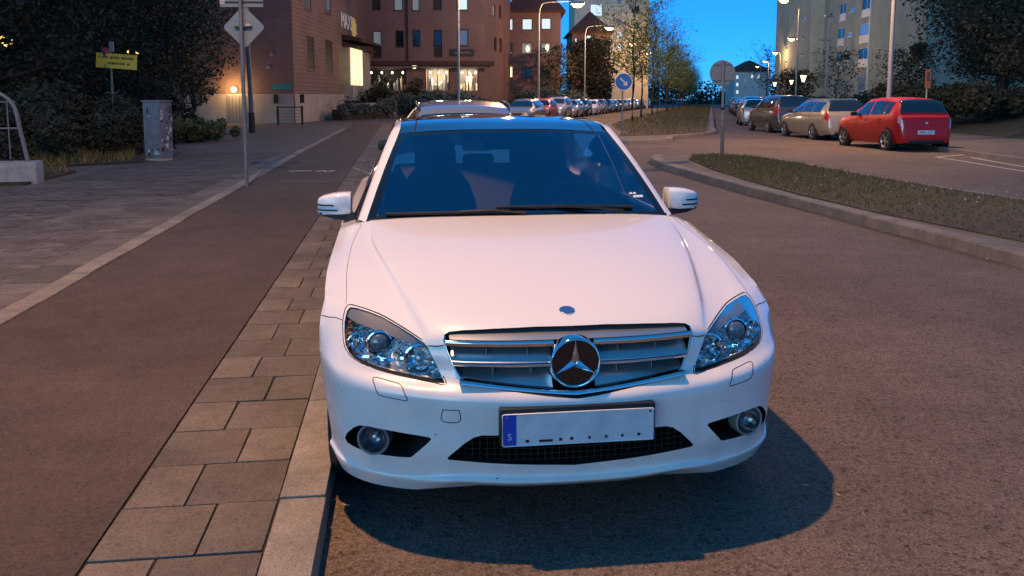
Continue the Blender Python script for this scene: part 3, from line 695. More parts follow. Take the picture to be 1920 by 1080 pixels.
ASPH = ground_mat('road_asphalt', (.056,.042,.034), (.32,.25,.20), 120, .40, .7, mixv=.78, patch=(.82,1.28))
PATH = ground_mat('path_asphalt', (.05,.036,.028), (.105,.078,.061), 170, .5, .3, mixv=.5, patch=(.82,1.25))
SLAB = ground_mat('concrete_slab', (.145,.120,.094), (.21,.175,.14), 260, 1.6, .15)
SLAB2 = ground_mat('concrete_slab_dark', (.12,.098,.077), (.175,.145,.117), 260, 1.6, .15)
GRANITE = ground_mat('granite', (.19,.165,.135), (.33,.29,.24), 320, 2.5, .15)
PAVER = ground_mat('concrete_paver', (.105,.09,.08), (.165,.145,.13), 240, 1.2, .2)
PAVER2 = ground_mat('concrete_paver_pale', (.13,.115,.10), (.20,.175,.155), 240, 1.2, .2)
BED = mat('joint_sand', (.035,.028,.022), .95, noise=(40,.4))
SOIL = mat('soil', (.035,.028,.018), .95, noise=(5,.5))
PAINTW = mat('road_paint', (.45,.44,.42), .7, noise=(25,.3))
def strip(name, rows, z0, z1, m, parent=None, kind='structure'):
    """solid laid along y: rows (y, xleft, xright), top at z1, sides down to z0, following the fall of the street"""
    rr = []
    for a, b in zip(rows, rows[1:]):
        rr.append(a)
        if a[0] < 20 < b[0]:
            t = (20-a[0])/(b[0]-a[0]); rr.append((20, a[1]+(b[1]-a[1])*t, a[2]+(b[2]-a[2])*t))
    rr.append(rows[-1])
    g = [[(xl,y,gz(y)+z0),(xl,y,gz(y)+z1),(xr,y,gz(y)+z1),(xr,y,gz(y)+z0)] for y, xl, xr in rr]
    mb = MB().grid(g, flip=False); n = len(mb.v)
    mb.f += [(0,1,2,3),(n-1,n-2,n-3,n-4)]; mb.m += [0,0]
    o = mb.build(name, m, parent, recalc=True)
    if kind and parent is None: o['kind'] = kind
    return o
def poly_area(name, pts, z0, z1, m, parent=None, kind='structure'):
    n = len(pts); mb = MB(); top = [(x,y,gz(y)+z1) for x, y in pts]; bot = [(x,y,gz(y)+z0) for x, y in pts]
    mb.add(top+bot, [tuple(range(n))]+[(i,n+i,n+(i+1) % n,(i+1) % n) for i in range(n)])
    me = mb.mesh(name, m); b = bmesh.new(); b.from_mesh(me); bmesh.ops.triangulate(b, faces=[f for f in b.faces if len(f.verts) > 4]); bmesh.ops.recalc_face_normals(b, faces=b.faces); b.to_mesh(me); b.free()
    o = obj(name, me, parent)
    if kind and parent is None: o['kind'] = kind
    return o
rd = MB().grid([[(x, y, gz(y)) for x in (-900,-60,-20,0,20,60,900)] for y in (-300,-20,0,20,60,120,300,1500)]).build('road', ASPH); rd['kind'] = 'structure'
KZ = .12
strip('cycle_path', [(-6,-3.1,-1.583),(45,-3.1,-1.583)], -.02, KZ, PATH)
# near kerb: granite stones
kb = empty('kerb'); kb['kind'] = 'structure'
ks = MB().box(-.0825,.0825,-.4965,.4965,-.06,KZ, bev=.008).mesh('kerb_stone', GRANITE, 40)
for i in range(34):
    y = -3.2+i*1.0; o = obj('kerb_stone', ks, kb, (-.9535+random.uniform(-.003,.003), y, gz(y)+random.uniform(-.003,.003))); o.rotation_euler = (0,0,random.uniform(-.004,.004))
# slab strip beside it
sr = empty('slab_strip'); sr['kind'] = 'structure'
strip('joint_bed', [(-4,-1.585,-1.033),(45,-1.585,-1.033)], -.02, KZ-.010, BED, sr)
def slabmesh(w, m): return MB().box(-w/2,w/2,-.171,.171,-.05,0, bev=.0035).mesh('paving_slab', m, 40)
sm = {(w, k): slabmesh(w, m) for w in (.203,.321) for k, m in ((0, SLAB), (1, SLAB2))}
for r in range(-8, 66):
    y = .284+.35*r+.175; big_left = (r % 2 != 0)
    for k in range(2):
        w = .321 if (k == 0) == big_left else .203
        x = -1.573+w/2 if k == 0 else -1.041-w/2
        o = obj('paving_slab', sm[(w, int(w > .25) if random.random() > .15 else random.randint(0,1))], sr, (x+random.uniform(-.002,.002), y+random.uniform(-.002,.002), gz(y)+KZ+random.uniform(-.003,.002)))
        o.rotation_euler = (random.uniform(-.004,.004), random.uniform(-.004,.004), random.uniform(-.006,.006))
strip('paving_slab_run', [(23.3,-1.573,-1.041),(45,-1.573,-1.041)], 0, KZ, SLAB2, sr)
# granite edging and the paved footway
ed = empty('edging'); ed['kind'] = 'structure'
em = MB().box(-.083,.083,-.4965,.4965,-.08,.012, bev=.006).mesh('edging_stone', GRANITE, 40)
for i in range(40):
    y = -2.0+i; o = obj('edging_stone', em, ed, (-3.186+random.uniform(-.006,.006), y, gz(y)+KZ+random.uniform(-.004,.004))); o.rotation_euler = (0,0,random.uniform(-.008,.008))
fw = strip('footway', [(-6,-16,-3.27),(12,-16,-3.27),(46,-16,-3.27)], -.02, KZ, PAVER)
pv = {k: MB().box(-.172,.172,-.172,.172,-.05,0, bev=.004).mesh('paver', m, 40) for k, m in ((0, PAVER), (1, PAVER2))}
pv2 = {k: MB().box(-.103,.103,-.0675,.0675,-.05,0, bev=.003).mesh('paver', m, 40) for k, m in ((0, PAVER), (1, PAVER2))}
cnt = 0
for r in range(40):                       # pale square slabs along the edging
    y = 2.6+.35*r
    o = obj('paver', pv[1 if random.random() < .7 else 0], fw, (-3.27-.178, y, KZ+.006+random.uniform(-.003,.003))); cnt += 1
for r in range(52):
    for c_ in range(5):
        y = 2.9+.14*r; x = -3.63-.105-.211*(c_+(.5 if r % 2 else 0))
        if cnt >= 296: break
        o = obj('paver', pv2[1 if random.random() < .25 else 0], fw, (x, y, KZ+.004+random.uniform(-.003,.003))); cnt += 1
        o.rotation_euler = (random.uniform(-.01,.01), random.uniform(-.01,.01), random.uniform(-.02,.02))
# the rest of the paver field, joined
rest = MB(); rnd = random.Random(5)
for r in range(120):
    for c_ in range(18):
        y = 2.9+.14*r; x = -3.63-.105-.211*(c_+(.5 if r % 2 else 0))
        if (r < 52 and c_ < 5) or x < -7.3 + max(0,(12-y))*.0: continue
        if y > 11.6 and x < -6.3: continue
        z = KZ+.004+rnd.uniform(-.003,.003)
        rest.add([(x-.102,y-.066,z),(x+.102,y-.066,z),(x+.102,y+.066,z),(x-.102,y+.066,z)], [(0,1,2,3)], 0 if rnd.random() > .2 else 1)
o = rest.build('paver_field', [PAVER, PAVER2], fw); o['kind'] = 'stuff'
# worn bicycle symbol and a chalked survey line
def blob_paint(name, pts, w, z, m):
    mb = MB(); P = crom([(x,y,0) for x, y in pts], 5)
    for a, b in zip(P, P[1:]):
        d = (b-a).normalized(); nrm = Vector((-d.y, d.x, 0)); w1 = w*random.uniform(.5,1.3)
        mb.add([a+nrm*w1+Vector((0,0,z)), a-nrm*w1+Vector((0,0,z)), b-nrm*w1+Vector((0,0,z)), b+nrm*w1+Vector((0,0,z))], [(0,1,2,3)])
    o = mb.build(name, m); o['kind'] = 'structure'; return o
blob_paint('cycle_marking', [(-2.70,14.05),(-2.62,13.9),(-2.55,14.1),(-2.46,13.92),(-2.38,14.1),(-2.31,13.95)], .05, KZ+.004, PAINTW)
blob_paint('cycle_marking', [(-2.18,13.85),(-2.1,14.05),(-2.02,13.85),(-1.95,13.8),(-1.87,14.05)], .05, KZ+.004, PAINTW)
blob_paint('painted_line', [(-1.56,14.7),(-1.4,14.1),(-1.2,13.4),(-1.06,12.8)], .025, KZ+.005, mat('line_yellow', (.42,.34,.16), .8))
strip('asphalt_patch', [(11.6,-3.09,-1.7),(12.2,-3.09,-1.6)], KZ-.02, KZ+.004, ground_mat('patch_asphalt', (.06,.05,.044), (.12,.1,.09), 200, .8, .2))

# ---- traffic island to the right: kerb stones, strip, turf
def island(name, outer, kw, top, turf_inset, label_turf, stone_len=.98, n_near=999):
    root = empty(name); root['kind'] = 'structure'
    P = crom([(x,y,0) for x, y in outer], 10, True)
    # resample by length
    L = [0.]
    for a, b in zip(P, P[1:]+P[:1]): L.append(L[-1]+(b-a).length)
    tot = L[-1]; N = int(tot/stone_len)
    def pt(s):
        s %= tot
        for i in range(len(P)):
            if L[i] <= s <= L[i+1]: return P[i].lerp(P[(i+1) % len(P)], (s-L[i])/(L[i+1]-L[i]+1e-9))
    def nrm(s):
        d = (pt(s+.05)-pt(s-.05)).normalized(); return Vector((-d.y, d.x, 0))
    for i in range(N):
        s0 = tot*i/N+.004; s1 = tot*(i+1)/N-.004; mb = MB(); rows = []
        for q in range(4):
            s = s0+(s1-s0)*q/3; p = pt(s); w = nrm(s); z = gz(p.y)
            jit = random.uniform(-.001,.001)
            rows.append([p+Vector((0,0,z-.04)), p+Vector((0,0,z+top-.015+jit)), p+w*.012+Vector((0,0,z+top+jit)), p+w*kw+Vector((0,0,z+top+jit)), p+w*kw+Vector((0,0,z-.04))])
        mb.grid(rows); n = len(mb.v); mb.f += [(0,1,2,3,4),(n-1,n-2,n-3,n-4,n-5)]; mb.m += [0,0]
        mb.build('kerb_stone', GRANITE, root, None, recalc=True)
    inn = [pt(tot*i/200)+nrm(tot*i/200)*(kw-.01) for i in range(200)]
    poly_area('paved_infill', [(p.x, p.y) for p in inn], -.04, top-.004, SLAB, root)
    return root, pt, nrm, tot
isl_out = [(5.12,2.0),(5.02,5.0),(4.95,8.0),(4.88,10.5),(4.9,13.0),(5.0,15.3),(5.45,17.3),(6.6,18.4),(7.7,17.6),(8.05,15.5),(7.95,12.0),(8.05,9.0),(8.35,6.0),(8.6,2.0),(8.0,-3),(6.6,-4.5),(5.4,-3)]
isl = island('traffic_island', isl_out[::-1], .22, .125, .3, '')
turf1 = [(5.62,2.0),(5.50,5.0),(5.25,7.0),(5.17,9.0),(5.25,11.0),(5.45,13.3),(5.85,15.8),(6.4,17.1),(7.1,17.3),(7.6,16.5),(7.78,14.0),(7.70,12.0),(7.75,9.4),(8.1,6.0),(8.3,2.0),(7.8,-2.6),(6.6,-4),(5.8,-2.6)]
def inside(p, poly):
    c = False; n = len(poly)
    for i in range(n):
        (x0, y0), (x1, y1) = poly[i], poly[i-1]
        if (y0 > p[1]) != (y1 > p[1]) and p[0] < (x1-x0)*(p[1]-y0)/(y1-y0)+x0: c = not c
    return c
TURF = mat('turf_ground', (.085,.066,.042), .95, noise=(2.2,.35,(.05,.036,.022)), bump=(30,.6))
GRASSM = [mat('grass_blade_%d' % i, c, .7) for i, c in enumerate(((.11,.098,.020),(.145,.115,.030),(.16,.115,.04)))]
def turf(name, poly, z, n, seed, hmin=.04, hmax=.10, label='', wmul=1., kind='stuff', cat='grass', dry=None, hf=None):
    rnd = random.Random(seed); xs = [p[0] for p in poly]; ys_ = [p[1] for p in poly]
    mb = MB(); mi = []; k = 0
    V = []; F = []
    tries = 0
    while k < n and tries < n*6:
        tries += 1
        x = rnd.uniform(min(xs), max(xs)); y = rnd.uniform(min(ys_), max(ys_))
        if not inside((x, y), poly): continue
        if dry and rnd.random() < dry(x, y): continue
        h = rnd.uniform(hmin, hmax)*(hf(x, y) if hf else 1.); a = rnd.uniform(0, 6.28); w = .007*wmul; lx, ly = rnd.gauss(0,h*.45), rnd.gauss(0,h*.45)
        b = len(V); zz = z+gz(y); ca, sa = math.cos(a)*w, math.sin(a)*w
        V += [(x-ca,y-sa,zz),(x+ca,y+sa,zz),(x+lx,y+ly,zz+h)]; F.append((b,b+1,b+2)); mi.append(rnd.choice((0,0,1,1,2))); k += 1
    mb.v = V; mb.f = F; mb.m = mi
    o = mb.build(name, GRASSM); tag(o, label, cat, None, kind); return o
poly_area('island_soil', turf1, .08, .140, TURF)
turf('island_grass', turf1, .138, 17000, 3, .02, .08, 'short rough grass with dandelion clocks on the traffic island', 1.3, hf=lambda x, y: .45+.55*min(1, max(0, (y-5)/9)), dry=lambda x, y: min(.93, max(0, .95-(y-4)/9.5))*(.35+.65*(.5+.5*math.sin(x*3.1+y*2.3)*math.sin(y*1.7-x*2.2))**.5))
dc = MB(); rnd = random.Random(9)
for i in range(34):
    x, y = rnd.uniform(5.3,7.8), rnd.uniform(7,17)
    if not inside((x,y), turf1): continue
    h = rnd.uniform(.08,.17); dc.tube([(x,y,.135),(x+.01,y,.135+h)], .002, 3)
    dc.lathe([(.001,-.014),(.012,-.008),(.015,0),(.012,.008),(.001,.014)], 6, T(x+.01,y,.135+h), 1)
o = dc.build('dandelion_clocks', [GRASSM[1], mat('dandelion_down', (.32,.32,.28), .9)]); tag(o, 'pale dandelion seed heads scattered over the island grass', 'dandelions', None, 'stuff')
# ---- long tree-planted median of the street beyond
SU = Vector((.35,.937,0)).normalized(); SN = Vector((SU.y,-SU.x,0))
def sp(s, n, o=Vector((9.0,27.0,0))): p = o+SU*s+SN*n; return (p.x, p.y)
med_out = [(6.25,25.6),(7.3,24.9),(8.8,26.2),(9.75,28.6)]+[sp(s, 1.6) for s in (6,12,30,60,110,190)]+[sp(190,-4.6)]+[sp(s,-4.6) for s in (110,60,30)]+[sp(15,-4.2),sp(8,-3.2)]
isl2 = island('planted_median', med_out, .22, .11, .3, '', 2.4)
turf2 = [(7.4,28.1),(9.3,29.0)]+[sp(s, 1.25) for s in (5,12,30,60,110,188)]+[sp(s,-4.25) for s in (188,110,60,30)]+[sp(15,-3.8),sp(8,-2.8),sp(4,-1.8)]
poly_area('median_soil', turf2, .05, .125, TURF)
turf('median_grass', [p for p in turf2 if p[1] < 95]+[sp(70,-1.85)] if False else turf2, .12, 26000, 4, .08, .22, 'rough tufted grass under the row of young street trees', 3.0)
# ---- right-hand pavement and its kerb, parking box lines
rk = [(12.9,8.0),(13.55,14.0),(14.2,17.5),(15.1,21.5),(15.75,25.0),(16.6,29.0),(17.9,34.0),(19.4,38.5),(24,51),(45,107),(86,217)]
strip('pavement_right', [(y,x,x+4.6+max(0,(y-20))*.02) for x, y in rk], -.03, .11, PAVER)
strip('kerb_line', [(y,x-.14,x+.02) for x, y in rk], -.03, .118, GRANITE)
for pts in ([(12.93,17.38),(14.75,18.5)], [(12.93,17.38),(12.7,15.9),(12.3,13.9),(11.9,11.5)], [(14.55,17.6),(14.0,15.4),(13.5,13.5)], [(13.75,17.2),(13.3,15.6),(12.9,13.9)]):
    mb = MB()
    for (x0,y0),(x1,y1) in zip(pts, pts[1:]):
        d = Vector((x1-x0,y1-y0,0)).normalized()*.0+Vector((0,0,0)); n_ = Vector((-(y1-y0), x1-x0, 0)).normalized()*.05
        mb.add([Vector((x0,y0,.004))+n_, Vector((x0,y0,.004))-n_, Vector((x1,y1,.004))-n_, Vector((x1,y1,.004))+n_], [(0,1,2,3)])
    o = mb.build('parking_line', PAINTW); o['kind'] = 'structure'
# rising lawn behind it
LAWN = mat('lawn', (.03,.036,.016), .95, noise=(1.5,.5), bump=(20,.5))
mb = MB(); mb.grid([[(x+4.6+max(0,(y-20))*.02+d, y, gz(y)+.10+h) for d, h in ((0,0),(2.5,.45),(7,1.1),(30,1.6))] for x, y in rk]); o = mb.build('lawn_slope', LAWN, None, 60); o['kind'] = 'structure'
# left-hand bed and lawn behind the wall, forecourt further on, far left pavement
poly_area('planting_bed', [(-30,11.9),(-6.6,11.9),(-6.65,14.2),(-7.7,15.4),(-6.1,16.4),(-6.4,17.6),(-7.3,21.5),(-8.3,26.5),(-9.6,30),(-11.0,34),(-30,36)], .05, .165, SOIL)
turf('bed_grass', [(-14,12.3),(-6.7,12.3),(-6.7,14.0),(-7.8,15.3),(-6.3,16.3),(-6.6,17.5),(-8.2,24),(-14,30)], .16, 9000, 6, .08, .25, 'unlit long grass in the bed behind the low wall', 2.0)
strip('forecourt', [(45.5,-30,4.0),(60,-30,4.0),(66,-30,4.0)], -.02, .10, PAVER)
fl = [(5.6,56),(12.1,68.3),(18,84),(25,103),(45,157),(66,213)]
strip('pavement_left', [(y, x-10, x) for x, y in fl], -.02, .11, PAVER)

# ------------------------------------------------------------------ background cars (lofted bodies)
def lerp1(tab, y):
    if y <= tab[0][0]: return tab[0][1]
    for (a, va), (b, vb) in zip(tab, tab[1:]):
        if a <= y <= b: return va+(vb-va)*(y-a)/(b-a)
    return tab[-1][1]
def smooth_tab(tab, n=5):
    return [(p.x, p.y) for p in crom([(a, b, 0) for a, b in tab], n)]
SHAPES = {
 'hatch': dict(L=4.02, H=1.53, W=.86, top=[(0,.50),(.03,.62),(.10,.72),(.35,.86),(.95,.99),(1.12,1.03),(1.75,1.42),(2.2,1.505),(2.8,1.53),(3.45,1.47),(3.66,1.40),(3.84,1.06),(3.95,.96),(4.0,.72),(4.02,.5)],
      belt=[(0,.48),(.1,.66),(.35,.78),(.95,.90),(1.3,.94),(2.2,.96),(3.4,1.02),(3.66,1.03),(3.84,.98),(3.95,.90),(4.02,.48)], ws=(1.14,1.74), rw=(3.50,3.84), sw=((1.40,2.30),(2.38,3.10),(3.15,3.42)), wh=(.78,3.37), r=.31),
 'wagon': dict(L=4.82, H=1.50, W=.90, top=[(0,.50),(.03,.60),(.12,.72),(.4,.84),(1.05,.96),(1.25,1.0),(1.95,1.38),(2.4,1.46),(3.2,1.50),(4.2,1.46),(4.42,1.40),(4.66,1.03),(4.74,.93),(4.80,.72),(4.82,.5)],
      belt=[(0,.48),(.12,.66),(.4,.76),(1.05,.88),(1.4,.92),(2.4,.95),(4.2,.99),(4.42,1.0),(4.66,.97),(4.74,.89),(4.82,.48)], ws=(1.27,1.94), rw=(4.26,4.66), sw=((1.55,2.55),(2.63,3.45),(3.53,4.22)), wh=(.90,3.70), r=.32),
 'sedan': dict(L=4.60, H=1.45, W=.89, top=[(0,.50),(.03,.60),(.12,.70),(.4,.82),(1.1,.95),(1.3,.99),(2.0,1.35),(2.4,1.43),(2.9,1.45),(3.3,1.40),(3.9,1.04),(4.1,1.02),(4.45,1.0),(4.55,.90),(4.59,.7),(4.60,.5)],
      belt=[(0,.48),(.12,.64),(.4,.75),(1.1,.88),(1.4,.91),(2.4,.94),(3.9,.96),(4.1,.96),(4.45,.93),(4.55,.85),(4.60,.48)], ws=(1.32,1.98), rw=(3.33,3.87), sw=((1.6,2.5),(2.58,3.25)), wh=(.85,3.6), r=.32),
 'van': dict(L=4.4, H=1.66, W=.89, top=[(0,.52),(.03,.64),(.10,.80),(.35,.95),(.85,1.08),(1.0,1.12),(1.75,1.54),(2.2,1.63),(2.9,1.66),(4.0,1.61),(4.18,1.55),(4.30,1.08),(4.35,.98),(4.38,.75),(4.4,.52)],
      belt=[(0,.48),(.1,.72),(.35,.85),(.85,.98),(1.3,1.03),(2.2,1.05),(4.0,1.08),(4.18,1.09),(4.30,1.03),(4.35,.92),(4.4,.48)], ws=(1.02,1.73), rw=(4.06,4.30), sw=((1.35,2.3),(2.38,3.15),(3.22,3.95)), wh=(.82,3.45), r=.32)}
TAILRED = mat('tail_red', (.35,.01,.01), .1, coat=1.)
DARKGL = mat('dark_pane', (.010,.013,.018), .03, coat=1., spec=.8)
LAMPGL = mat('lamp_clear', (.55,.58,.60), .08, metal=.6, coat=1.)
def make_car(shape, paint, label, group, detail=True, plate=None, rails=False, name='parked_car', trim=None, hatch_lamps=False):
    S = SHAPES[shape]; L, W = S['L'], S['W']
    root = empty(name, (0,0,0), 0, label, 'car', group)
    top = smooth_tab(S['top'], 4); belt = smooth_tab(S['belt'], 4)
    wid = smooth_tab([(0,.66),(.05,.76),(.25,.90),(.6,.985),(1.2,1.),(L-1.2,1.),(L-.5,.975),(L-.2,.92),(L-.05,.83),(L,.74)], 4)
    yw0, yw1 = S['ws'][0], S['rw'][1]
    def sec(y):
        w = W*lerp1(wid, y); zt = lerp1(top, y); zb = min(lerp1(belt, y), zt-.015)
        g = max(0., min(1., (zt-zb-.06)/.36))                 # cabin amount
        wt = w*(.90-(.26 if shape in ('wagon','sedan') else .20)*g)
        bot = .20+.10*max(0, 1-y/.5)*0+.06*max(0, 1-(L-y)/.5)
        zm = zb+(zt-zb)*.5
        return [Vector((w*.90,y,bot)), Vector((w*.965,y,bot+.10)), Vector((w,y,.48)), Vector((w*.998,y,max(.5,zb-.16))), Vector((w*.965,y,zb)),
                Vector((w*.965+(wt-w*.965)*.5+.012*g,y,zm)), Vector((wt,y,zt-.055*g-.012)), Vector((wt*.93,y,zt-.018*g-.004)), Vector((wt*.6,y,zt-.004)), Vector((0,y,zt+.004))]
    ysamp = sorted(set([round(a, 3) for a, _ in top]))
    secs = [sec(y) for y in ysamp]
    K = len(secs[0])
    full = [[Vector((-p.x,p.y,p.z)) for p in r] + r[-2::-1] for r in secs]
    mb = MB().grid(full); n = len(full[0]); N = len(mb.v)
    mb.f += [tuple(range(n)), tuple(range(N-n, N))[::-1]]; mb.m += [0,0]
    mb.f += [(i*n, i*n+n-1, (i+1)*n+n-1, (i+1)*n) for i in range(len(full)-1)]; mb.m += [1]*(len(full)-1)
    mb.build('body', [paint, VOID], root, 42, recalc=True)
    def at_(y, k, sg=1, off=.004):
        r = sec(y); a = min(int(k), K-2); p = r[a].lerp(r[a+1], k-a); q = r[min(a+1,K-1)]-r[a]
        nrm = Vector((q.z, 0, -q.x)); nrm = nrm.normalized() if nrm.length > 1e-6 else Vector((1,0,0))
        y2 = sec(y+.02); ty = (y2[a].lerp(y2[a+1], k-a)-p); nn = ty.cross(q); nn.normalize()
        if nn.x < 0 and nn.z < 0: nn = -nn
        if nn.dot(nrm) < 0: nn = -nn
        p = p+nn*off; return Vector((sg*p.x, p.y, p.z))
    def patch(nm, m, ya, yb, ka, kb, sg=1, off=.004, ny=5, nk=4, sk=0.):
        return MB().grid([[at_(ya+(yb-ya)*i/ny+sk*j/nk, ka+(kb-ka)*j/nk, sg, off) for j in range(nk+1)] for i in range(ny+1)], flip=sg < 0).build(nm, m, root, 180)
    def across(nm, m, ya, yb, k0, off=.010, ny=12, nk=5):
        rows = []
        for i in range(ny+1):
            y = ya+(yb-ya)*i/ny; h = [at_(y, kk, 1, off) for kk in (k0, (k0+7)/2, 7., 7.5, 8., 8.5, K-1.001)]
            rows.append([Vector((-p.x,p.y,p.z)) for p in h] + h[-2::-1])
        return MB().grid(rows).build(nm, m, root, 180)
    across('windscreen', DARKGL, S['ws'][0]+.03, S['ws'][1]-.04, 6.25)
    across('rear_window', DARKGL, S['rw'][0]+.01, S['rw'][1]-.02, 6.4 if shape == 'sedan' else 6.1)
    for sg in (1, -1):
        for i, (a, b) in enumerate(S['sw']):
            fr = i == 0
            MB().grid([[at_(a+(b-a)*u/10+(.34*((kk-4.15)/1.65) if fr and u < 6 else 0)*(1-u/6 if u < 6 else 0), kk, sg, .010) for kk in (4.15,4.6,5.,5.4,5.8)] for u in range(11)], flip=sg < 0).build('side_window', DARKGL, root, 180)
        for y in S['wh']:
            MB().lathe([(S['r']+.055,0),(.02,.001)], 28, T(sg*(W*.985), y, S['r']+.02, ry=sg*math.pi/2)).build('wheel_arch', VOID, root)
            wheel(root, sg*(W-.085), y, S['r'], .20, None, 5, S['r']*.68)
        m = MB().box(-.09,.09,-.05,.05,-.06,.06, T(sg*(W+.07), S['ws'][0]+.42, lerp1(belt,S['ws'][0]+.42)+.08), 0, .03); m.build('door_mirror', trim or BLACKP, root, 50)
        # lamps
        patch('headlight', LAMPGL, .05, .30, 2.9, 4.6, sg, .006, 4, 3, .10)
        if shape in ('hatch','sedan'): patch('tail_lamp', TAILRED if not hatch_lamps else mat('tail_pink', (.55,.30,.28), .1, coat=1.), L-.17, L-.03, 3.05, 4.35, sg, .006, 4, 3)
        else: patch('tail_lamp', TAILRED, L-.22, L-.06, 2.9, 5.0, sg, .006, 4, 4)
        if rails:
            rz = [at_(y, 6.6, sg, .05 if 0 < i < 8 else .0) for i, y in enumerate([S['ws'][1]+.15+(S['rw'][0]-S['ws'][1]-.25)*i/8 for i in range(9)])]
            MB().tube(rz, .014, 6).build('roof_rail', trim or SILVER, root, 60)
        for y in (S['sw'][0][1]-.12, S['sw'][1][1]-.12):
            MB().box(-.012,.012,-.09,.09,-.012,.012, T(sg*(W*.985+.01), y, lerp1(belt,y)-.10)).build('door_handle', paint, root)
    # front: grille, intake, plate; rear: plate, bumper strip
    MB().box(-.38,.38,-.004,.10,.56,.66, None, 0, .015).build('grille', BLACKP, root, 40)
    MB().box(-.46,.46,-.006,.10,.28,.40, None, 0, .015).build('intake', BLACKP, root, 40)
    MB().box(-.26,.26,-.014,.02,.43,.54).build('number_plate', WHITEP, root)
    rp = MB().box(-.26,.26,L-.02,L+.014,.50,.61).build('number_plate', WHITEP, root)
    MB().box(-.26,-.215,L-.02,L+.0155,.50,.61).build('euro_band', BLUEP, rp)
    if plate: text_mesh(plate, .105, 'registration', mat('plate_ink', (.01,.01,.012), .5), rp, T(.02, L+.0165, .518, rx=math.pi/2, rz=math.pi))
    MB().box(-W*.6,W*.6,L-.10,L+.006,.24,.34, None, 0, .02).build('bumper_strip', BLACKP, root, 40)
    MB().lathe([(.045,.0),(.04,.012),(.001,.014)], 16, T(0, lerp_edge(S, .80), .80, rx=-math.pi/2)).build('badge', CHROME, root, 40)
    return root
def lerp_edge(S, z):
    t = [p for p in S['top'] if p[0] > S['L']-.5][::-1]
    for (y0, z0), (y1, z1) in zip(t, t[1:]):
        if z0 <= z <= z1: return y0+(y1-y0)*(z-z0)/(z1-z0)+.004
    return S['L']
def place(o, x, y, heading, flip=False):
    """heading: degrees right of +Y; y axis of the car runs from nose to tail"""
    o.location = (x, y, gz(y)); o.rotation_euler = (0,0,-R(heading) + (0 if flip else math.pi)); return o
def nose(x_rl, y_rl, heading, shape, side=-1):
    """origin (nose, centre) of a car driving away from its left rear wheel position"""
    S = SHAPES[shape]; h = R(heading); f = Vector((math.sin(h), math.cos(h), 0)); r = Vector((f.y,-f.x,0))
    p = Vector((x_rl, y_rl, 0)) + f*S['wh'][1] + r*S['W']*.93; return p.x, p.y
RED = mat('red_paint', (.40,.004,.005), .42, coat=.25)
BEIGE = mat('beige_paint', (.34,.29,.22), .3, metal=.35, coat=1.)
DGREY = mat('dark_grey_paint', (.07,.066,.06), .3, metal=.4, coat=1.)
SILV = mat('silver_paint', (.42,.42,.42), .3, metal=.5, coat=1.)
BLUEC = mat('blue_paint', (.05,.09,.15), .3, metal=.3, coat=1.)
BLACKC = mat('black_paint', (.015,.015,.017), .25, coat=1.)
GREYC = mat('grey_paint', (.20,.20,.20), .3, metal=.4, coat=1.)
GR_R = 'cars parked along the right-hand kerb'; GR_L = 'cars parked along the far left kerb'
c = make_car('hatch', RED, 'bright red hatchback, last of the cars along the right kerb', GR_R, plate='RPN 227', hatch_lamps=True, trim=BLACKP); place(c, *nose(13.2,20.12,3,'hatch'), 3)
c = make_car('wagon', BEIGE, 'beige estate with roof rails parked ahead of the red hatchback', GR_R, rails=True); place(c, *nose(14.25,26.6,5,'wagon'), 5)
c = make_car('van', DGREY, 'dark grey people carrier parked ahead of the beige estate', GR_R); place(c, *nose(15.45,33.1,7,'van'), 7)
c = make_car('wagon', SILV, 'silver estate with red tail lamp ahead of the dark people carrier', GR_R); place(c, *nose(18.3,43.2,19,'wagon'), 19)
base = {}
def clone(shape, paint, label, group):
    k = (shape, paint.name)
    if k not in base: base[k] = make_car(shape, paint, label, group); return base[k]
    c = copy_tree(base[k]); tag(c, label, 'car', group); return c
far = 'one of the small far parked cars trailing away along the right kerb'
for i, (sh, pa, lb) in enumerate([('sedan',GREYC,'grey saloon parked ahead of the silver estate'),('van',BLACKC,'black people carrier parked ahead of the grey saloon'),('hatch',SILV,far),('sedan',DGREY,far),('wagon',BEIGE,far),('hatch',GREYC,far),('sedan',SILV,far),('van',BLACKC,far)]):
    s = 25.5+i*6.3; x, y = sp(s, 3.5); place(clone(sh, pa, lb, GR_R), *nose(x, y, 20.5, sh), 20.5)
farl = 'one of the small far parked cars facing us along the left kerb'
LL = [('wagon',BEIGE,'beige estate facing us, first of the far left parked row'),('hatch',RED,'red hatchback facing us beside the beige estate in the far row'),('van',SILV,'silver people carrier facing us behind the red hatchback'),('wagon',SILV,'silver estate facing us, next to the silver people carrier'),('hatch',BLACKC,'black hatchback facing us between a silver estate and a white saloon'),
      ('sedan',PAINT,'white saloon facing us in the far left row'),('hatch',GREYC,'grey hatchback facing us behind the white saloon'),('wagon',BLUEC,'blue estate facing us behind the grey hatchback'),('sedan',BLACKC,farl),('hatch',DGREY,farl),('wagon',GREYC,farl),('hatch',PAINT,farl),('van',PAINT,farl),('sedan',SILV,farl),('wagon',BLACKC,farl),('hatch',SILV,farl),('sedan',GREYC,farl),('van',PAINT,farl)]
for i, (sh, pa, lb) in enumerate(LL):
    s = -22.5+i*5.9; p = Vector((15.0,68.3,0))+SU*s-SN*1.0
    c = clone(sh, pa, lb, GR_L); place(c, p.x, p.y, 20.5, True)
c = make_car('wagon', BEIGE, 'beige estate with dark roof rails parked behind the white saloon', None, rails=True, trim=BLACKP)
c.location = (.17, 5.3, 0); c.scale = (.95,1,1); MB().lathe([(.02,0),(.012,.03),(.004,.09)], 8, T(-.30, 3.9, 1.475)).build('fin_aerial', BLACKP, c, 40)

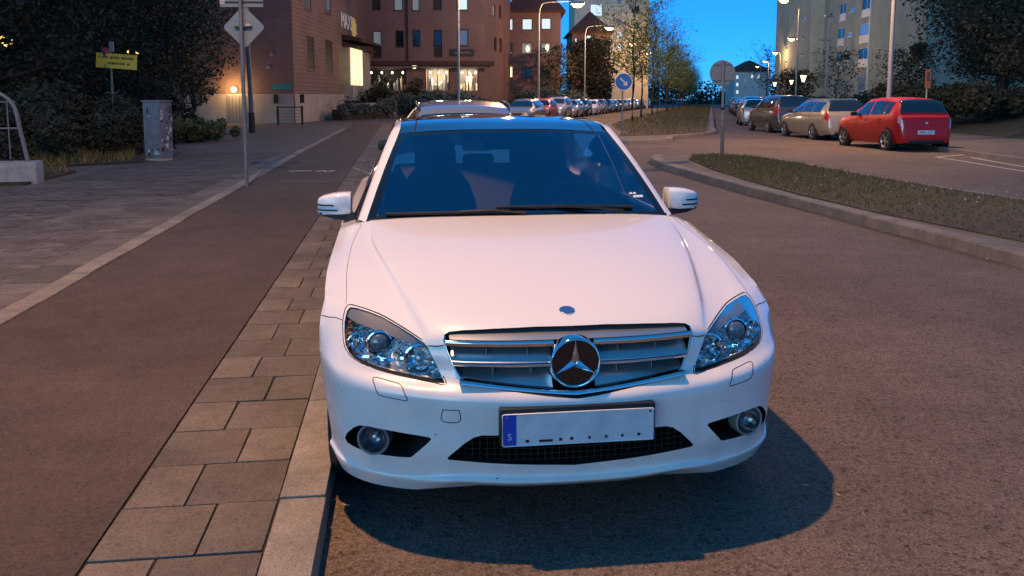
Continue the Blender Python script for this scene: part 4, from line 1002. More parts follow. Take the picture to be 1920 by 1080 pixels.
# ------------------------------------------------------------------ buildings
def brick_mat(name, c1, c2, mortar, sc=1., squash=1.):
    m = bpy.data.materials.new(name); m.use_nodes = True; nt = m.node_tree; L = nt.links; b = nt.nodes['Principled BSDF']; b.inputs['Roughness'].default_value = .9
    tc = nt.nodes.new('ShaderNodeTexCoord'); br = nt.nodes.new('ShaderNodeTexBrick'); br.inputs['Scale'].default_value = sc
    br.inputs['Color1'].default_value = (*c1,1); br.inputs['Color2'].default_value = (*c2,1); br.inputs['Mortar'].default_value = (*mortar,1)
    br.inputs['Brick Width'].default_value = .25; br.inputs['Row Height'].default_value = .075; br.inputs['Mortar Size'].default_value = .008
    mp = nt.nodes.new('ShaderNodeMapping'); L.new(tc.outputs['UV'], mp.inputs[0]); L.new(mp.outputs[0], br.inputs['Vector'])
    n = nt.nodes.new('ShaderNodeTexNoise'); n.inputs['Scale'].default_value = .6; n.inputs['Detail'].default_value = 5; L.new(tc.outputs['Object'], n.inputs['Vector'])
    r = nt.nodes.new('ShaderNodeMapRange'); r.inputs[3].default_value = .7; r.inputs[4].default_value = 1.3; L.new(n.outputs[0], r.inputs[0])
    mx = nt.nodes.new('ShaderNodeMixRGB'); mx.blend_type = 'MULTIPLY'; mx.inputs[0].default_value = 1; L.new(br.outputs[0], mx.inputs[1]); L.new(r.outputs[0], mx.inputs[2]); L.new(mx.outputs[0], b.inputs['Base Color'])
    bp = nt.nodes.new('ShaderNodeBump'); bp.inputs['Strength'].default_value = .5; bp.inputs['Distance'].default_value = .01; bp.invert = True; L.new(br.outputs['Fac'], bp.inputs['Height']); L.new(bp.outputs[0], b.inputs['Normal'])
    MATS[name] = m; return m
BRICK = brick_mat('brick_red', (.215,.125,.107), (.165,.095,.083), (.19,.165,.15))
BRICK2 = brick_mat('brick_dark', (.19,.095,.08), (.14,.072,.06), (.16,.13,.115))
RENDER = mat('render_beige', (.45,.43,.35), .9, noise=(.5,.15))
RENDERG = mat('render_pale', (.25,.29,.235), .9, noise=(.35,.18))
PLINTH = mat('plinth_render', (.32,.29,.25), .9, noise=(.8,.2))
ROOFM = mat('roof_tile', (.07,.035,.028), .9, noise=(2,.3))
FRAMED = mat('window_frame_dark', (.02,.016,.014), .6); FRAMEW = mat('window_frame_white', (.62,.64,.63), .6)
PANE = mat('window_pane', (.012,.016,.02), .03, spec=.5)
PANE2 = mat('curtained_pane', (.16,.18,.19), .12, coat=1., spec=.8)
DARKW = mat('unlit_pane', (.012,.012,.014), .5, spec=.1)
def lit(name, c, s): return mat(name, (.2,.2,.2), .5, emit=c, es=s)
LITW = lit('lit_pane_cool', (.62,.85,1.), .55); LITY = lit('lit_pane_warm', (1.,.78,.42), .9); LITD = lit('lit_pane_dim', (.40,.55,.62), .12)
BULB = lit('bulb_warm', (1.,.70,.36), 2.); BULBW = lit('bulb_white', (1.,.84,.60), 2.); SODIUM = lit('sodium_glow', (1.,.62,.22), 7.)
def uvwall(me, u, n):
    uv = me.uv_layers.new(name='UVMap')
    for l in me.loops:
        p = me.vertices[l.vertex_index].co; uv.data[l.index].uv = (p.dot(u)+abs(p.dot(n))*.37, p.z)
def plane_uv(px, py, O, n):
    d = ray(px, py); t = (Vector(O)-CAM).dot(n)/d.dot(n); return CAM+d*t
def facade(root, O, u, w, h, holes, wallm, name='wall', z0=-1., depth=.14, framem=None):
    """wall in the plane through O along u; holes: (x0,x1,z0,z1,pane,mullions,style)"""
    u = Vector(u).normalized(); n = u.cross(Vector((0,0,1)))       # outward normal
    O = Vector(O)
    xs = sorted(set([0., w]+[c for q in holes for c in q[:2]])); zs = sorted(set([z0, h]+[c for q in holes for c in q[2:4]]))
    P = lambda x, z, d=0.: O+u*x+n*d+Vector((0,0,z))
    mb = MB()
    for i in range(len(xs)-1):
        for j in range(len(zs)-1):
            cx, cz = (xs[i]+xs[i+1])/2, (zs[j]+zs[j+1])/2
            if any(q[0] < cx < q[1] and q[2] < cz < q[3] for q in holes): continue
            mb.add([P(xs[i],zs[j]),P(xs[i+1],zs[j]),P(xs[i+1],zs[j+1]),P(xs[i],zs[j+1])], [(0,1,2,3)])
    for q in holes:
        a, b, c, d = q[:4]; dp = q[7] if len(q) > 7 else depth
        for A, B in (((a,c),(b,c)),((b,c),(b,d)),((b,d),(a,d)),((a,d),(a,c))):
            mb.add([P(*A),P(*B),P(*B,-dp),P(*A,-dp)], [(3,2,1,0)])
    me = mb.mesh(name, wallm); uvwall(me, u, n); obj(name, me, root)
    for q in holes:
        a, b, c, d, pane = q[:5]; mul = q[5] if len(q) > 5 else 1; dp = q[7] if len(q) > 7 else depth
        if pane is None: continue
        fm = framem or FRAMED; t = min(.07, (b-a)*.09)
        wn = MB()
        def bar(x0, x1, zz0, zz1, dd=.03):
            wn.add([P(x0,zz0,-dp+dd),P(x1,zz0,-dp+dd),P(x1,zz1,-dp+dd),P(x0,zz1,-dp+dd),P(x0,zz0,-dp-.02),P(x1,zz0,-dp-.02),P(x1,zz1,-dp-.02),P(x0,zz1,-dp-.02)], [(0,1,2,3),(0,4,5,1),(1,5,6,2),(2,6,7,3),(3,7,4,0)])
        bar(a,a+t,c,d); bar(b-t,b,c,d); bar(a+t,b-t,c,c+t); bar(a+t,b-t,d-t,d)
        for k in range(1, mul): x = a+(b-a)*k/mul; bar(x-t*.4,x+t*.4,c+t,d-t)
        low = c
        if len(q) > 6 and q[6] == 'panel':                       # solid lower panel
            zm = c+(d-c)*.42; bar(a+t,b-t,c+t,zm,.02); low = zm
        wo = wn.build('window', fm, root)
        MB().add([P(a+t,low+t*.5,-dp+.005),P(b-t,low+t*.5,-dp+.005),P(b-t,d-t,-dp+.005),P(a+t,d-t,-dp+.005)], [(0,1,2,3)]).build('pane', pane, wo)
        sl = MB(); sl.add([P(a-.04,c-.05,0),P(b+.04,c-.05,0),P(b+.04,c-.05,.05),P(a-.04,c-.05,.05),P(a-.04,c-.005,-dp+.02),P(b+.04,c-.005,-dp+.02),P(b+.04,c-.012,.05),P(a-.04,c-.012,.05)], [(0,1,2,3),(4,7,6,5),(3,2,6,7),(0,3,7,4),(1,5,6,2)])
        sl.build('sill', fm, wo)
    return P, u, n
def pxholes(O, u, rects):
    """window rectangles read off the photograph as seen on that wall -> metres along it"""
    u = Vector(u).normalized(); n = u.cross(Vector((0,0,1))); out = []
    for r in rects:
        x0, y0, x1, y1 = r[:4]
        a = plane_uv(x0,(y0+y1)/2,O,n); b = plane_uv(x1,(y0+y1)/2,O,n); t = plane_uv((x0+x1)/2,y0,O,n); c = plane_uv((x0+x1)/2,y1,O,n)
        A, B = (a-Vector(O)).dot(u), (b-Vector(O)).dot(u)
        out.append((min(A,B), max(A,B), c.z-Vector(O).z, t.z-Vector(O).z)+tuple(r[4:]))
    return out
def clean(holes, w, gap=.06):
    """keep holes inside the wall and apart"""
    out = []
    for q in holes:
        if q[0] < .1 or q[1] > w-.1: continue
        if any(q[0] < o[1]+gap and q[1] > o[0]-gap and q[2] < o[3]+gap and q[3] > o[2]-gap for o in out): continue
        out.append(q)
    return out
def solid(root, P, w, h, depth, m, z0=-1., name='rear_walls', roof=None, skip_right=False):
    """side and back walls and flat roof behind a facade"""
    b = MB(); D = -depth
    for A, B in (((w,0),(w,D)),((w,D),(0,D)),((0,D),(0,0)))[int(skip_right):]:
        b.add([P(A[0],z0,A[1]),P(B[0],z0,B[1]),P(B[0],h,B[1]),P(A[0],h,A[1])], [(0,1,2,3)])
    me = b.mesh(name, m); uvwall(me, Vector((.7,.7,0)), Vector((.7,-.7,0))); obj(name, me, root)
    MB().add([P(0,h,0),P(w,h,0),P(w,h,D),P(0,h,D)], [(0,1,2,3)]).build('roof', roof or ROOFM, root)

# ---- brick building with the pale plinth (left)
A0 = Vector((-6.67,48.1,-.04)); hA = R(8.3); eA = Vector((math.sin(hA), math.cos(hA), 0)); lA = Vector((eA.y,-eA.x,0))
bA = empty('brick_building', A0, 0, 'red-brown brick building with pale plinth, tanning-salon sign and two tall slit windows', 'building'); 
class Local:
    pass
def to_root(root):
    """children were built in world space: keep them there"""
    bpy.context.view_layer.update(); inv = root.matrix_world.inverted()
    for c in root.children:
        c.matrix_parent_inverse = inv
LA = 23.; HA = 13.
hs = pxholes(A0, -eA, [(575.5,67,589,133,DARKW,1,'',.03),(610,74.5,623,137,DARKW,1,'',.03),(569.5,-25,583,18,PANE2,1,'',.03),(607.5,-18,619.5,26,PANE2,1,'',.03)])
# wall along eA seen from the right: u must point so that u x Z faces the street (right): u = -? use u = eA reversed
P, u_, n_ = facade(bA, A0, eA, LA, HA, clean([(-q[1],-q[0])+q[2:] for q in hs], LA), BRICK, 'side_wall', 1.72)
for z in ():
    pass
rb = MB()
for k in range(44):
    z = 1.9+.25*k
    segs = [(0.02,LA)]
    for q in [(-q[1],-q[0])+q[2:] for q in hs]:
        if q[2]-.05 < z < q[3]+.05:
            segs = [s for a, b in segs for s in ((a, min(b, q[0]-.06)), (max(a, q[1]+.06), b)) if s[1]-s[0] > .05]
    for a, b in segs:
        v = [P(a,z,.002),P(b,z,.002),P(b,z,.03),P(a,z,.03),P(a,z+.06,.002),P(b,z+.06,.002),P(b,z+.06,.03),P(a,z+.06,.03)]
        rb.add(v, [(0,1,2,3),(4,7,6,5),(3,2,6,7),(0,3,7,4),(1,5,6,2)])
o = rb.build('brick_course', BRICK2, bA); o['kind'] = 'stuff'
P2, u2, n2 = facade(bA, A0-lA*16, lA, 16, HA, [], BRICK, 'front_wall', 1.72)
solid(bA, P2, 16, HA, LA, BRICK, skip_right=True)
for Q, w in ((P, LA), (P2, 16)):
    s = MB(); s.add([Q(-.0,-1,.03),Q(w,-1,.03),Q(w,1.7,.03),Q(-.0,1.7,.03),Q(-.0,1.7,-.02),Q(w,1.7,-.02)], [(0,1,2,3),(3,2,5,4)]); s.build('plinth', PLINTH, bA)
Mx = lambda p: Matrix.Translation(p) @ Matrix(((u_.x,0,n_.x),(u_.y,0,n_.y),(0,1,0))).to_4x4()
S0 = plane_uv(641,50,A0,n_); S1 = plane_uv(668,58,A0,n_); sx0 = (S0-A0).dot(u_); sx1 = (S1-A0).dot(u_); szm = 5.55
WH = mat('sign_white', (.75,.74,.70), .5, emit=(1,.95,.85), es=.03); YE = mat('sign_yellow', (.75,.60,.15), .5, emit=(1,.8,.35), es=.05)
sw_ = sx1-sx0
zc = (S0.z+S1.z)/2-A0.z
text_mesh('MAXS', sw_*.30, 'letters', WH, bA, Mx(P(sx0+sw_*.30, zc-.1, .05)), .02)
MB().lathe([(sw_*.15,0),(sw_*.15,.05),(.001,.06)], 24, Mx(P(sx0+sw_*.76, zc+.15, .04))).build('sun_disc', YE, bA, 40)
text_mesh('L', sw_*.22, 'letters', WH, bA, Mx(P(sx0+sw_*.96, zc-.25, .05)), .02)
# canopy and glowing bay window
c0 = plane_uv(642,85,A0,n_); cx = (c0-A0).dot(u_); wz0 = plane_uv(668,161,A0,n_).z-A0.z; wz1 = plane_uv(668,97,A0,n_).z-A0.z
bx = [cx-.3, min(LA-.2, cx+7.5)]
cn = MB()
for dz, e in ((wz1+.62,1.5),(wz1+.12,1.1)):
    cn.add([P(bx[0],dz,0),P(bx[1],dz,0),P(bx[1],dz-.12,e),P(bx[0],dz-.12,e),P(bx[0],dz+.38,0),P(bx[1],dz+.38,0),P(bx[1],dz+.08,e),P(bx[0],dz+.08,e)], [(0,1,2,3),(4,7,6,5),(3,2,6,7),(0,3,7,4),(1,5,6,2)])
cn.build('canopy', ROOFM, bA)
MB().box(0,1,0,1,0,1, Matrix(((u_.x*(bx[1]-bx[0]-.6),n_.x*.7,0,P(bx[0]+.3,0,.0).x),(u_.y*(bx[1]-bx[0]-.6),n_.y*.7,0,P(bx[0]+.3,0,.0).y),(0,0,wz1+.2-1.2,A0.z+1.2),(0,0,0,1)))).build('bay', PLINTH, bA)
wa = (plane_uv(657,130,A0+n_*.73,n_)-A0).dot(u_); wb = min((plane_uv(680,130,A0+n_*.73,n_)-A0).dot(u_), bx[1]-.5)
bw = MB().add([P(wa,wz0,.73),P(wb,wz0,.73),P(wb,wz1,.73),P(wa,wz1,.73)], [(0,1,2,3)]).build('bay_window', lit('lit_shop_pane', (1.,.80,.46), .75), bA)
for k in range(4):
    x = wa+(wb-wa)*k/3; MB().add([P(x-.04,wz0,.76),P(x+.04,wz0,.76),P(x+.04,wz1,.76),P(x-.04,wz1,.76)], [(0,1,2,3)]).build('mullion', FRAMED, bw)
# wall fittings on the front
gd = lambda px, py: (plane_uv(px,py,A0,n2)-(A0-lA*16)).dot(u2)
def onfront(px, py, d=.05): p = plane_uv(px, py, A0, n2); return p+n2*d
for px, py in ((508,102),(502,127)): MB().lathe([(.11,0),(.10,.06),(.001,.08)], 16, Matrix.Translation(onfront(px,py,.0)) @ Matrix(((u2.x,0,n2.x),(u2.y,0,n2.y),(0,1,0))).to_4x4()).build('wall_vent', PLINTH, bA, 40)
MB().box(-.55,.55,-.15,.15,0,.05, Matrix.Translation(onfront(529,163,.0)) @ Matrix(((u2.x,0,n2.x),(u2.y,0,n2.y),(0,1,0))).to_4x4()).build('wall_sign', mat('teal_sign', (.05,.25,.24), .5), bA)
for px in (518,567): MB().box(-.12,.12,-.25,.25,0,.08, Matrix.Translation(onfront(px,185,.03)) @ Matrix(((u2.x,0,n2.x),(u2.y,0,n2.y),(0,1,0))).to_4x4()).build('wall_hook', FRAMED, bA)
wl = onfront(441,168,.25)
MB().lathe([(.001,-.16),(.12,-.12),(.17,0),(.12,.12),(.001,.16)], 16, Matrix.Translation(wl)).build('wall_lamp', SODIUM, bA, 180)
gt = onfront(450,203,.0); MB().box(-.75,.75,-.85,.75,0,.06, Matrix.Translation(gt) @ Matrix(((u2.x,0,n2.x),(u2.y,0,n2.y),(0,1,0))).to_4x4()).build('garage_door', mat('door_grey', (.17,.18,.19), .6), bA)
for k in range(7): MB().box(-.012,.012,-.85,.75,.055,.075, Matrix.Translation(gt+u2*(-.6+.2*k)) @ Matrix(((u2.x,0,n2.x),(u2.y,0,n2.y),(0,1,0))).to_4x4()).build('door_rib', mat('door_dark', (.07,.075,.08), .6), bA)
ld = bpy.data.lights.new('wall_lamp_light', 'POINT'); ld.energy = 90; ld.color = (1,.55,.2); ld.shadow_soft_size = .15; lo = obj('wall_lamp_light', ld, bA, wl+n2*.3)
to_root(bA)

# ---- long brick building with the shop arcade
B0 = atD(640,178,72); B0.z = gz(70)
bB = empty('shop_building', B0, 0, 'brick building with lit shop windows on the ground floor and dark cornice', 'building')
wB = (905-640)/1600*72
win = [(697,-30,713,18,LITD,1,'panel'),(699,58,715,107,LITD,1,'panel'),(738,-30,755,20,LITD,1),(741,57,757,88,PANE,1),(772,-30,786,20,LITD,1),(773,56,788,87,PANE,1),(812,-30,828,18,LITD,1,'panel'),(813,56,829,106,PANE,1,'panel'),(855,-20,877,19,LITW,1),(856,55,878,86,PANE2,1),
       (683,129,762,170,None,3,'',2.2),(797,129,843,170,None,2,'',2.2),(858,129,897,170,None,2,'',2.2)]
hB = pxholes(B0, CR, win)
PB, uB, nB = facade(bB, B0, CR, wB, 13.5, clean(hB, wB+.2), BRICK, 'front_wall', -1)
sideO = PB(wB,0,0); uS = (CH*20+CR*2.2).normalized()
hsB = pxholes(sideO, uS, [(924,8,929,30,LITD),(935,10,940,33,PANE2),(926,70,931,95,PANE),(936,72,941,97,PANE2)])
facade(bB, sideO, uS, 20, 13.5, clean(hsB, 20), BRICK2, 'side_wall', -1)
solid(bB, PB, wB, 13.5, 18, BRICK)
def bandbox(P, root, x0, x1, z0, z1, d0, d1, nm, m):
    v = [P(x0,z0,d0),P(x1,z0,d0),P(x1,z0,d1),P(x0,z0,d1),P(x0,z1,d0),P(x1,z1,d0),P(x1,z1,d1),P(x0,z1,d1)]
    return MB().add(v, [(0,3,2,1),(4,5,6,7),(0,1,5,4),(1,2,6,5),(2,3,7,6),(3,0,4,7)]).build(nm, m, root, recalc=True)
zz = lambda py: 1.568+(178-py)*72/1600-B0.z
bandbox(PB, bB, .2, wB+.9, zz(124), zz(116), .0, 1.1, 'cornice', ROOFM); bandbox(PB, bB, .2, wB+.6, zz(128), zz(124.4), .0, .7, 'fascia', PLINTH)
pxx = lambda px: (px-640)/1600*72
bandbox(PB, bB, pxx(843), pxx(888), zz(106), zz(93), .01, .1, 'shop_sign', mat('sign_black', (.012,.012,.013), .4))
sq = MB(); rnd = random.Random(4)
pts = [(pxx(852)+(pxx(880)-pxx(852))*i/22, zz(100)+.10*math.sin(i*2.3)+rnd.uniform(-.03,.05)) for i in range(23)]
sq.tube([PB(x,z,.12) for x, z in pts], .03, 4); sq.build('sign_script', mat('sign_grey', (.40,.38,.36), .5), bB)
dp = bandbox(PB, bB, pxx(763), pxx(766), zz(118), 13.5, .0, .12, 'downpipe', FRAMED)
gl = PB(pxx(778), zz(125), .5); MB().lathe([(.001,-.2),(.15,-.14),(.2,0),(.15,.14),(.001,.2)], 16, Matrix.Translation(gl)).build('globe_lamp', BULBW, bB, 180)
GOODS = [mat('goods_%d' % i, c, .7) for i, c in enumerate(((.6,.58,.5),(.45,.12,.12),(.08,.08,.09),(.5,.42,.28),(.25,.3,.33)))]
SHOPW = mat('shop_wall', (.30,.27,.23), .9)
for (x0, y0, x1, y1, *_), dim in zip(win[-3:], (.35,1.,1.)):
    q = pxholes(B0, CR, [(x0,y0,x1,y1)])[0]
    bandbox(PB, bB, q[0]-.05, q[1]+.05, q[2]-.02, q[2]+.01, -2.3, -.05, 'shop_floor', SHOPW)
    for A, B in (((q[0]-.03,-.16),(q[0]-.03,-2.3)),((q[0]-.03,-2.3),(q[1]+.03,-2.3)),((q[1]+.03,-2.3),(q[1]+.03,-.16))):
        MB().add([PB(A[0],q[2],A[1]),PB(B[0],q[2],B[1]),PB(B[0],q[3],B[1]),PB(A[0],q[3],A[1])], [(0,1,2,3)]).build('shop_wall', SHOPW if dim > .5 else VOID, bB)
    MB().add([PB(q[0],q[3]-.01,-.1),PB(q[1],q[3]-.01,-.1),PB(q[1],q[3]-.01,-2.3),PB(q[0],q[3]-.01,-2.3)], [(0,1,2,3)]).build('shop_ceiling', VOID, bB)
    nl = 3 if x1-x0 < 60 else 4
    for k in range(nl):
        p = PB(q[0]+(q[1]-q[0])*(k+.6)/nl, q[3]-.32, -.45); MB().lathe([(.001,-.11),(.085,-.05),(.085,.08),(.02,.14)], 10, Matrix.Translation(p)).build('shop_lamp', BULBW, bB, 60)
    ld = bpy.data.lights.new('shop_light', 'POINT'); ld.energy = 150*dim; ld.color = (1,.80,.55); ld.shadow_soft_size = .3
    obj('shop_light', ld, bB, PB((q[0]+q[1])/2, q[3]-.6, -1.0))
    rnd = random.Random(int(x0))
    for k in range(int((q[1]-q[0])/.28)):
        x = q[0]+.15+.28*k+rnd.uniform(-.05,.05); hh = rnd.uniform(.5,1.55); d = rnd.uniform(-1.9,-.5); w = rnd.uniform(.08,.2)
        mb = MB(); mb.lathe([(w*.7,q[2]+B0.z),(w*.8,q[2]+B0.z+hh*.5),(w,q[2]+B0.z+hh*.8),(w*.35,q[2]+B0.z+hh*.9),(w*.4,q[2]+B0.z+hh*.97),(.01,q[2]+B0.z+hh)], 10, Matrix.Translation(Vector((PB(x,0,d).x,PB(x,0,d).y,0))))
        mb.build('display_figure', rnd.choice(GOODS[:1]*3+GOODS), bB, 60)
    for a, b in ((q[0],q[0]+.08),(q[1]-.08,q[1]),((q[0]+q[1])/2-.03,(q[0]+q[1])/2+.03)): bandbox(PB, bB, a, b, q[2], q[3], -.12, -.04, 'shop_mullion', FRAMED)
    MB().add([PB(q[0]+.05,q[2],-.08),PB(q[1]-.05,q[2],-.08),PB(q[1]-.05,q[3],-.08),PB(q[0]+.05,q[3],-.08)], [(0,1,2,3)]).build('shop_pane', glass('shop_glass', (.9,.9,.88), 0, 1.2), bB)
to_root(bB)

# ---- hipped brick building further on, low one behind it, tower, right-hand slab block, far block
def block(label, name, O, u, w, h, rects, wallm, depth, roof=None, framem=None, side=None, sidelen=0, siderects=()):
    root = empty(name, O, 0, label, 'building')
    Pq, uq, nq = facade(root, O, u, w, h, clean(pxholes(O, u, rects), w), wallm, 'front_wall', -2, framem=framem)
    solid(root, Pq, w, h, depth, wallm, -2)
    if roof:
        e = .5; a = [Pq(-e,h,e),Pq(w+e,h,e),Pq(w+e,h,-depth-e),Pq(-e,h,-depth-e)]; k = min(w, depth)*.42
        r0, r1 = (Pq(k,h+roof,-depth/2), Pq(w-k,h+roof,-depth/2)) if w > depth else (Pq(w/2,h+roof,-k), Pq(w/2,h+roof,-depth+k))
        mb = MB(); up = Vector((0,0,.02)); v = [p+up for p in a]+[r0,r1]
        mb.add(v, [(0,1,5,4),(1,2,5),(2,3,4,5),(3,0,4)] if w > depth else [(0,1,4),(1,2,5,4),(2,3,5),(3,0,4,5)]); mb.add([p+Vector((0,0,-.15)) for p in a]+[p+up for p in a], [(0,1,5,4),(1,2,6,5),(2,3,7,6),(3,0,4,7),(3,2,1,0)])
        mb.build('hipped_roof', ROOFM, root, recalc=True)
    return root, Pq
Wm = lambda px0, px1, D: (px1-px0)/1600*D
C0 = atD(953,178,93); C0.z = gz(90)
hC = 1.568+(178-24)*93/1600-C0.z
bC, PC = block('three-storey brick house with hipped roof and two rows of lit square windows', 'brick_house', C0, CR, Wm(953,1050,93), hC,
   [(979,35,998,56,LITW,1),(1015,34,1033,55,LITW,1),(978,80,998,101,LITD,2),(1014,80,1033,101,LITD,2),(978,125,997,146,PANE,2),(1015,125,1033,146,PANE,2),(956,36,961,56,LITW,1),(956,80,961,101,PANE,1),(956,125,961,145,LITY,1)], BRICK, 16, 4.2)
for px, py in ((989,93),(1025,91)): MB().lathe([(.001,-.35),(.16,-.2),(.2,.1),(.08,.35)], 12, Matrix.Translation(PC(Wm(953,px,93), 1.568+(178-py)*93/1600-C0.z, -.08))).build('window_lamp', BULB, bC, 60)
to_root(bC)
D0 = atD(1072,178,118); D0.z = gz(110)
bD, _ = block('low brick house with hipped roof between the brick house and the tower', 'brick_house', D0, CR, Wm(1072,1142,118), 1.568+(178-62)*118/1600-D0.z, [(1099,66,1108,76,LITW,1),(1078,72,1082,82,LITW,1)], BRICK2, 12, 3.0); to_root(bD)
E0 = atD(1076,178,140); E0.z = gz(130)
bE, _ = block('tall beige apartment tower with white balcony windows behind the hipped roofs', 'apartment_tower', E0, CR, Wm(1076,1214,140), 26, [(1107,8,1129,30,LITW,2),(1107,36,1129,55,LITW,2),(1157,-10,1166,8,PANE2,1),(1157,36,1166,48,PANE2,1),(1157,60,1166,72,LITW,1),(1158,82,1166,94,LITW,1),(1190,10,1200,25,PANE,1),(1190,40,1200,55,PANE,1),(1190,70,1200,85,PANE2,1)], RENDER, 14, framem=FRAMEW); to_root(bE)
F0 = Vector((60.2,131.6,gz(131))); F1 = Vector((49.4,74.5,gz(74))); F0.z = F1.z = -.6; uF = (F1-F0).normalized(); wF = (F1-F0).length
fr = []
for q in [(1614,-4,1634,31,'w'),(1609,44,1630,80,'w'),(1607,90,1627,125,'w'),(1573,6,1586,39,'w'),(1569,52,1583,86,'w'),(1567,98,1579,130,'w'),(1521,19,1530.5,45,'n'),(1519,53,1528,79,'n'),(1517,87,1526,111,'n'),(1515,120,1523,140,'n'),
          (1591,14,1602,23,'s'),(1587,61,1598,69,'s'),(1585,106,1595,114,'s'),(1554,22,1560,30,'s'),(1552,68,1558,74,'s'),(1550,112,1556,119,'s'),(1505,32,1511,38,'s'),(1504,66,1510,72,'s'),(1502,99,1508,105,'s'),(1478,33,1482,39,'s'),(1476,60,1480,66,'s'),(1474,86,1478,92,'s'),(1472,114,1476,119,'s'),(1491,22,1494,29,'s'),(1490,34,1493,40,'s'),(1459,34,1462,39,'s'),(1458,58,1461,63,'s'),(1457,80,1460,85,'s'),(1605,141,1622,178,'d'),(1560,150,1568,178,'s'),(1580,150,1590,178,'s')]:
    fr.append(q[:4]+((random.choice((PANE,PANE2,PANE)), 2 if q[4] == 'w' else 1)+(('panel',) if q[4] in 'wn' else ())))
bF, PF = block('long pale green-beige apartment block with white balcony windows on the right', 'apartment_block', F0, uF, wF, 27, fr, RENDERG, 14, framem=FRAMEW)
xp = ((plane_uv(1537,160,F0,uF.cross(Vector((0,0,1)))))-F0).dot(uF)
bandbox(PF, bF, xp-.9, xp+.9, -2, 27, .002, 1.3, 'stair_bay', mat('render_yellow_lit', (.42,.38,.28), .9, noise=(.5,.12)))  # bay's render colour paled and yellowed to imitate yellow light falling on it
bandbox(PF, bF, xp+18, xp+18.2, -2, 27, .002, .1, 'downpipe', FRAMEW)
to_root(bF)
G0 = atD(1376,178,205); G0.z = -1
bG, _ = block('distant white apartment block with dark roof and lit windows at street end', 'apartment_block', G0, (CR*.995-CH*.1), Wm(1376,1440,205), 1.568+(178-133)*205/1600+1, [(1380,141,1385,148,LITW),(1380,155,1385,162,LITW),(1380,169,1385,176,LITW),(1394,147,1399,154,LITD),(1408,140,1413,147,LITW),(1420,140,1425,147,LITW),(1396,161,1400,168,PANE2),(1408,160,1413,167,PANE2)], mat('render_white', (.5,.5,.47), .9), 14, 2.6, FRAMEW); to_root(bG)
# ---- dim house behind the trees on the left
H0 = atD(-60,178,58); H0.z = .1
bH, PH = block('dark brick house half hidden behind the unlit trees with one glowing window', 'brick_house', H0, (CR*.98+CH*.17), Wm(-60,405,58), 10.5, [(243,112,262,150,LITY,2),(150,60,170,90,PANE,2),(60,60,80,95,PANE,2)], BRICK2, 10, 3.5); to_root(bH)

# ------------------------------------------------------------------ trees and shrubs
BARK = mat('bark', (.05,.04,.032), .95, noise=(8,.5), bump=(25,.6))
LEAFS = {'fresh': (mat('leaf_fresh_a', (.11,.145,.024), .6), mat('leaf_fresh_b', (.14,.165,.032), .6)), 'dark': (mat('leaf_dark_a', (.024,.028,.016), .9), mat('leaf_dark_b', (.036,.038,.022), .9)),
         'blue': (mat('leaf_blue_a', (.06,.095,.085), .7), mat('leaf_blue_b', (.085,.12,.10), .7)), 'green': (mat('leaf_green_a', (.055,.07,.02), .7), mat('leaf_green_b', (.08,.095,.03), .7)), 'olive': (mat('leaf_olive_a', (.075,.062,.03), .7), mat('leaf_olive_b', (.06,.062,.032), .7))}
def leafcloud(rnd, centres, n, leaf, spread):
    mb = MB(); V = []; F = []; Mi = []
    for k in range(n):
        c, r = rnd.choice(centres); r *= spread
        while True:
            q = Vector((rnd.uniform(-1,1), rnd.uniform(-1,1), rnd.uniform(-1,1)))
            if q.length < 1: break
        p = c+q*r; s = leaf*rnd.uniform(.6,1.4)
        a = Vector((rnd.gauss(0,1), rnd.gauss(0,1), rnd.gauss(0,.7))).normalized(); b = a.cross(Vector((rnd.gauss(0,1), rnd.gauss(0,1), rnd.gauss(0,1)))).normalized()
        i = len(V); V += [p-a*s, p-b*s*.45, p+a*s, p+b*s*.45]; F.append((i,i+1,i+2,i+3)); Mi.append(rnd.randint(0,1))
    mb.v = [tuple(p) for p in V]; mb.f = F; mb.m = Mi; return mb
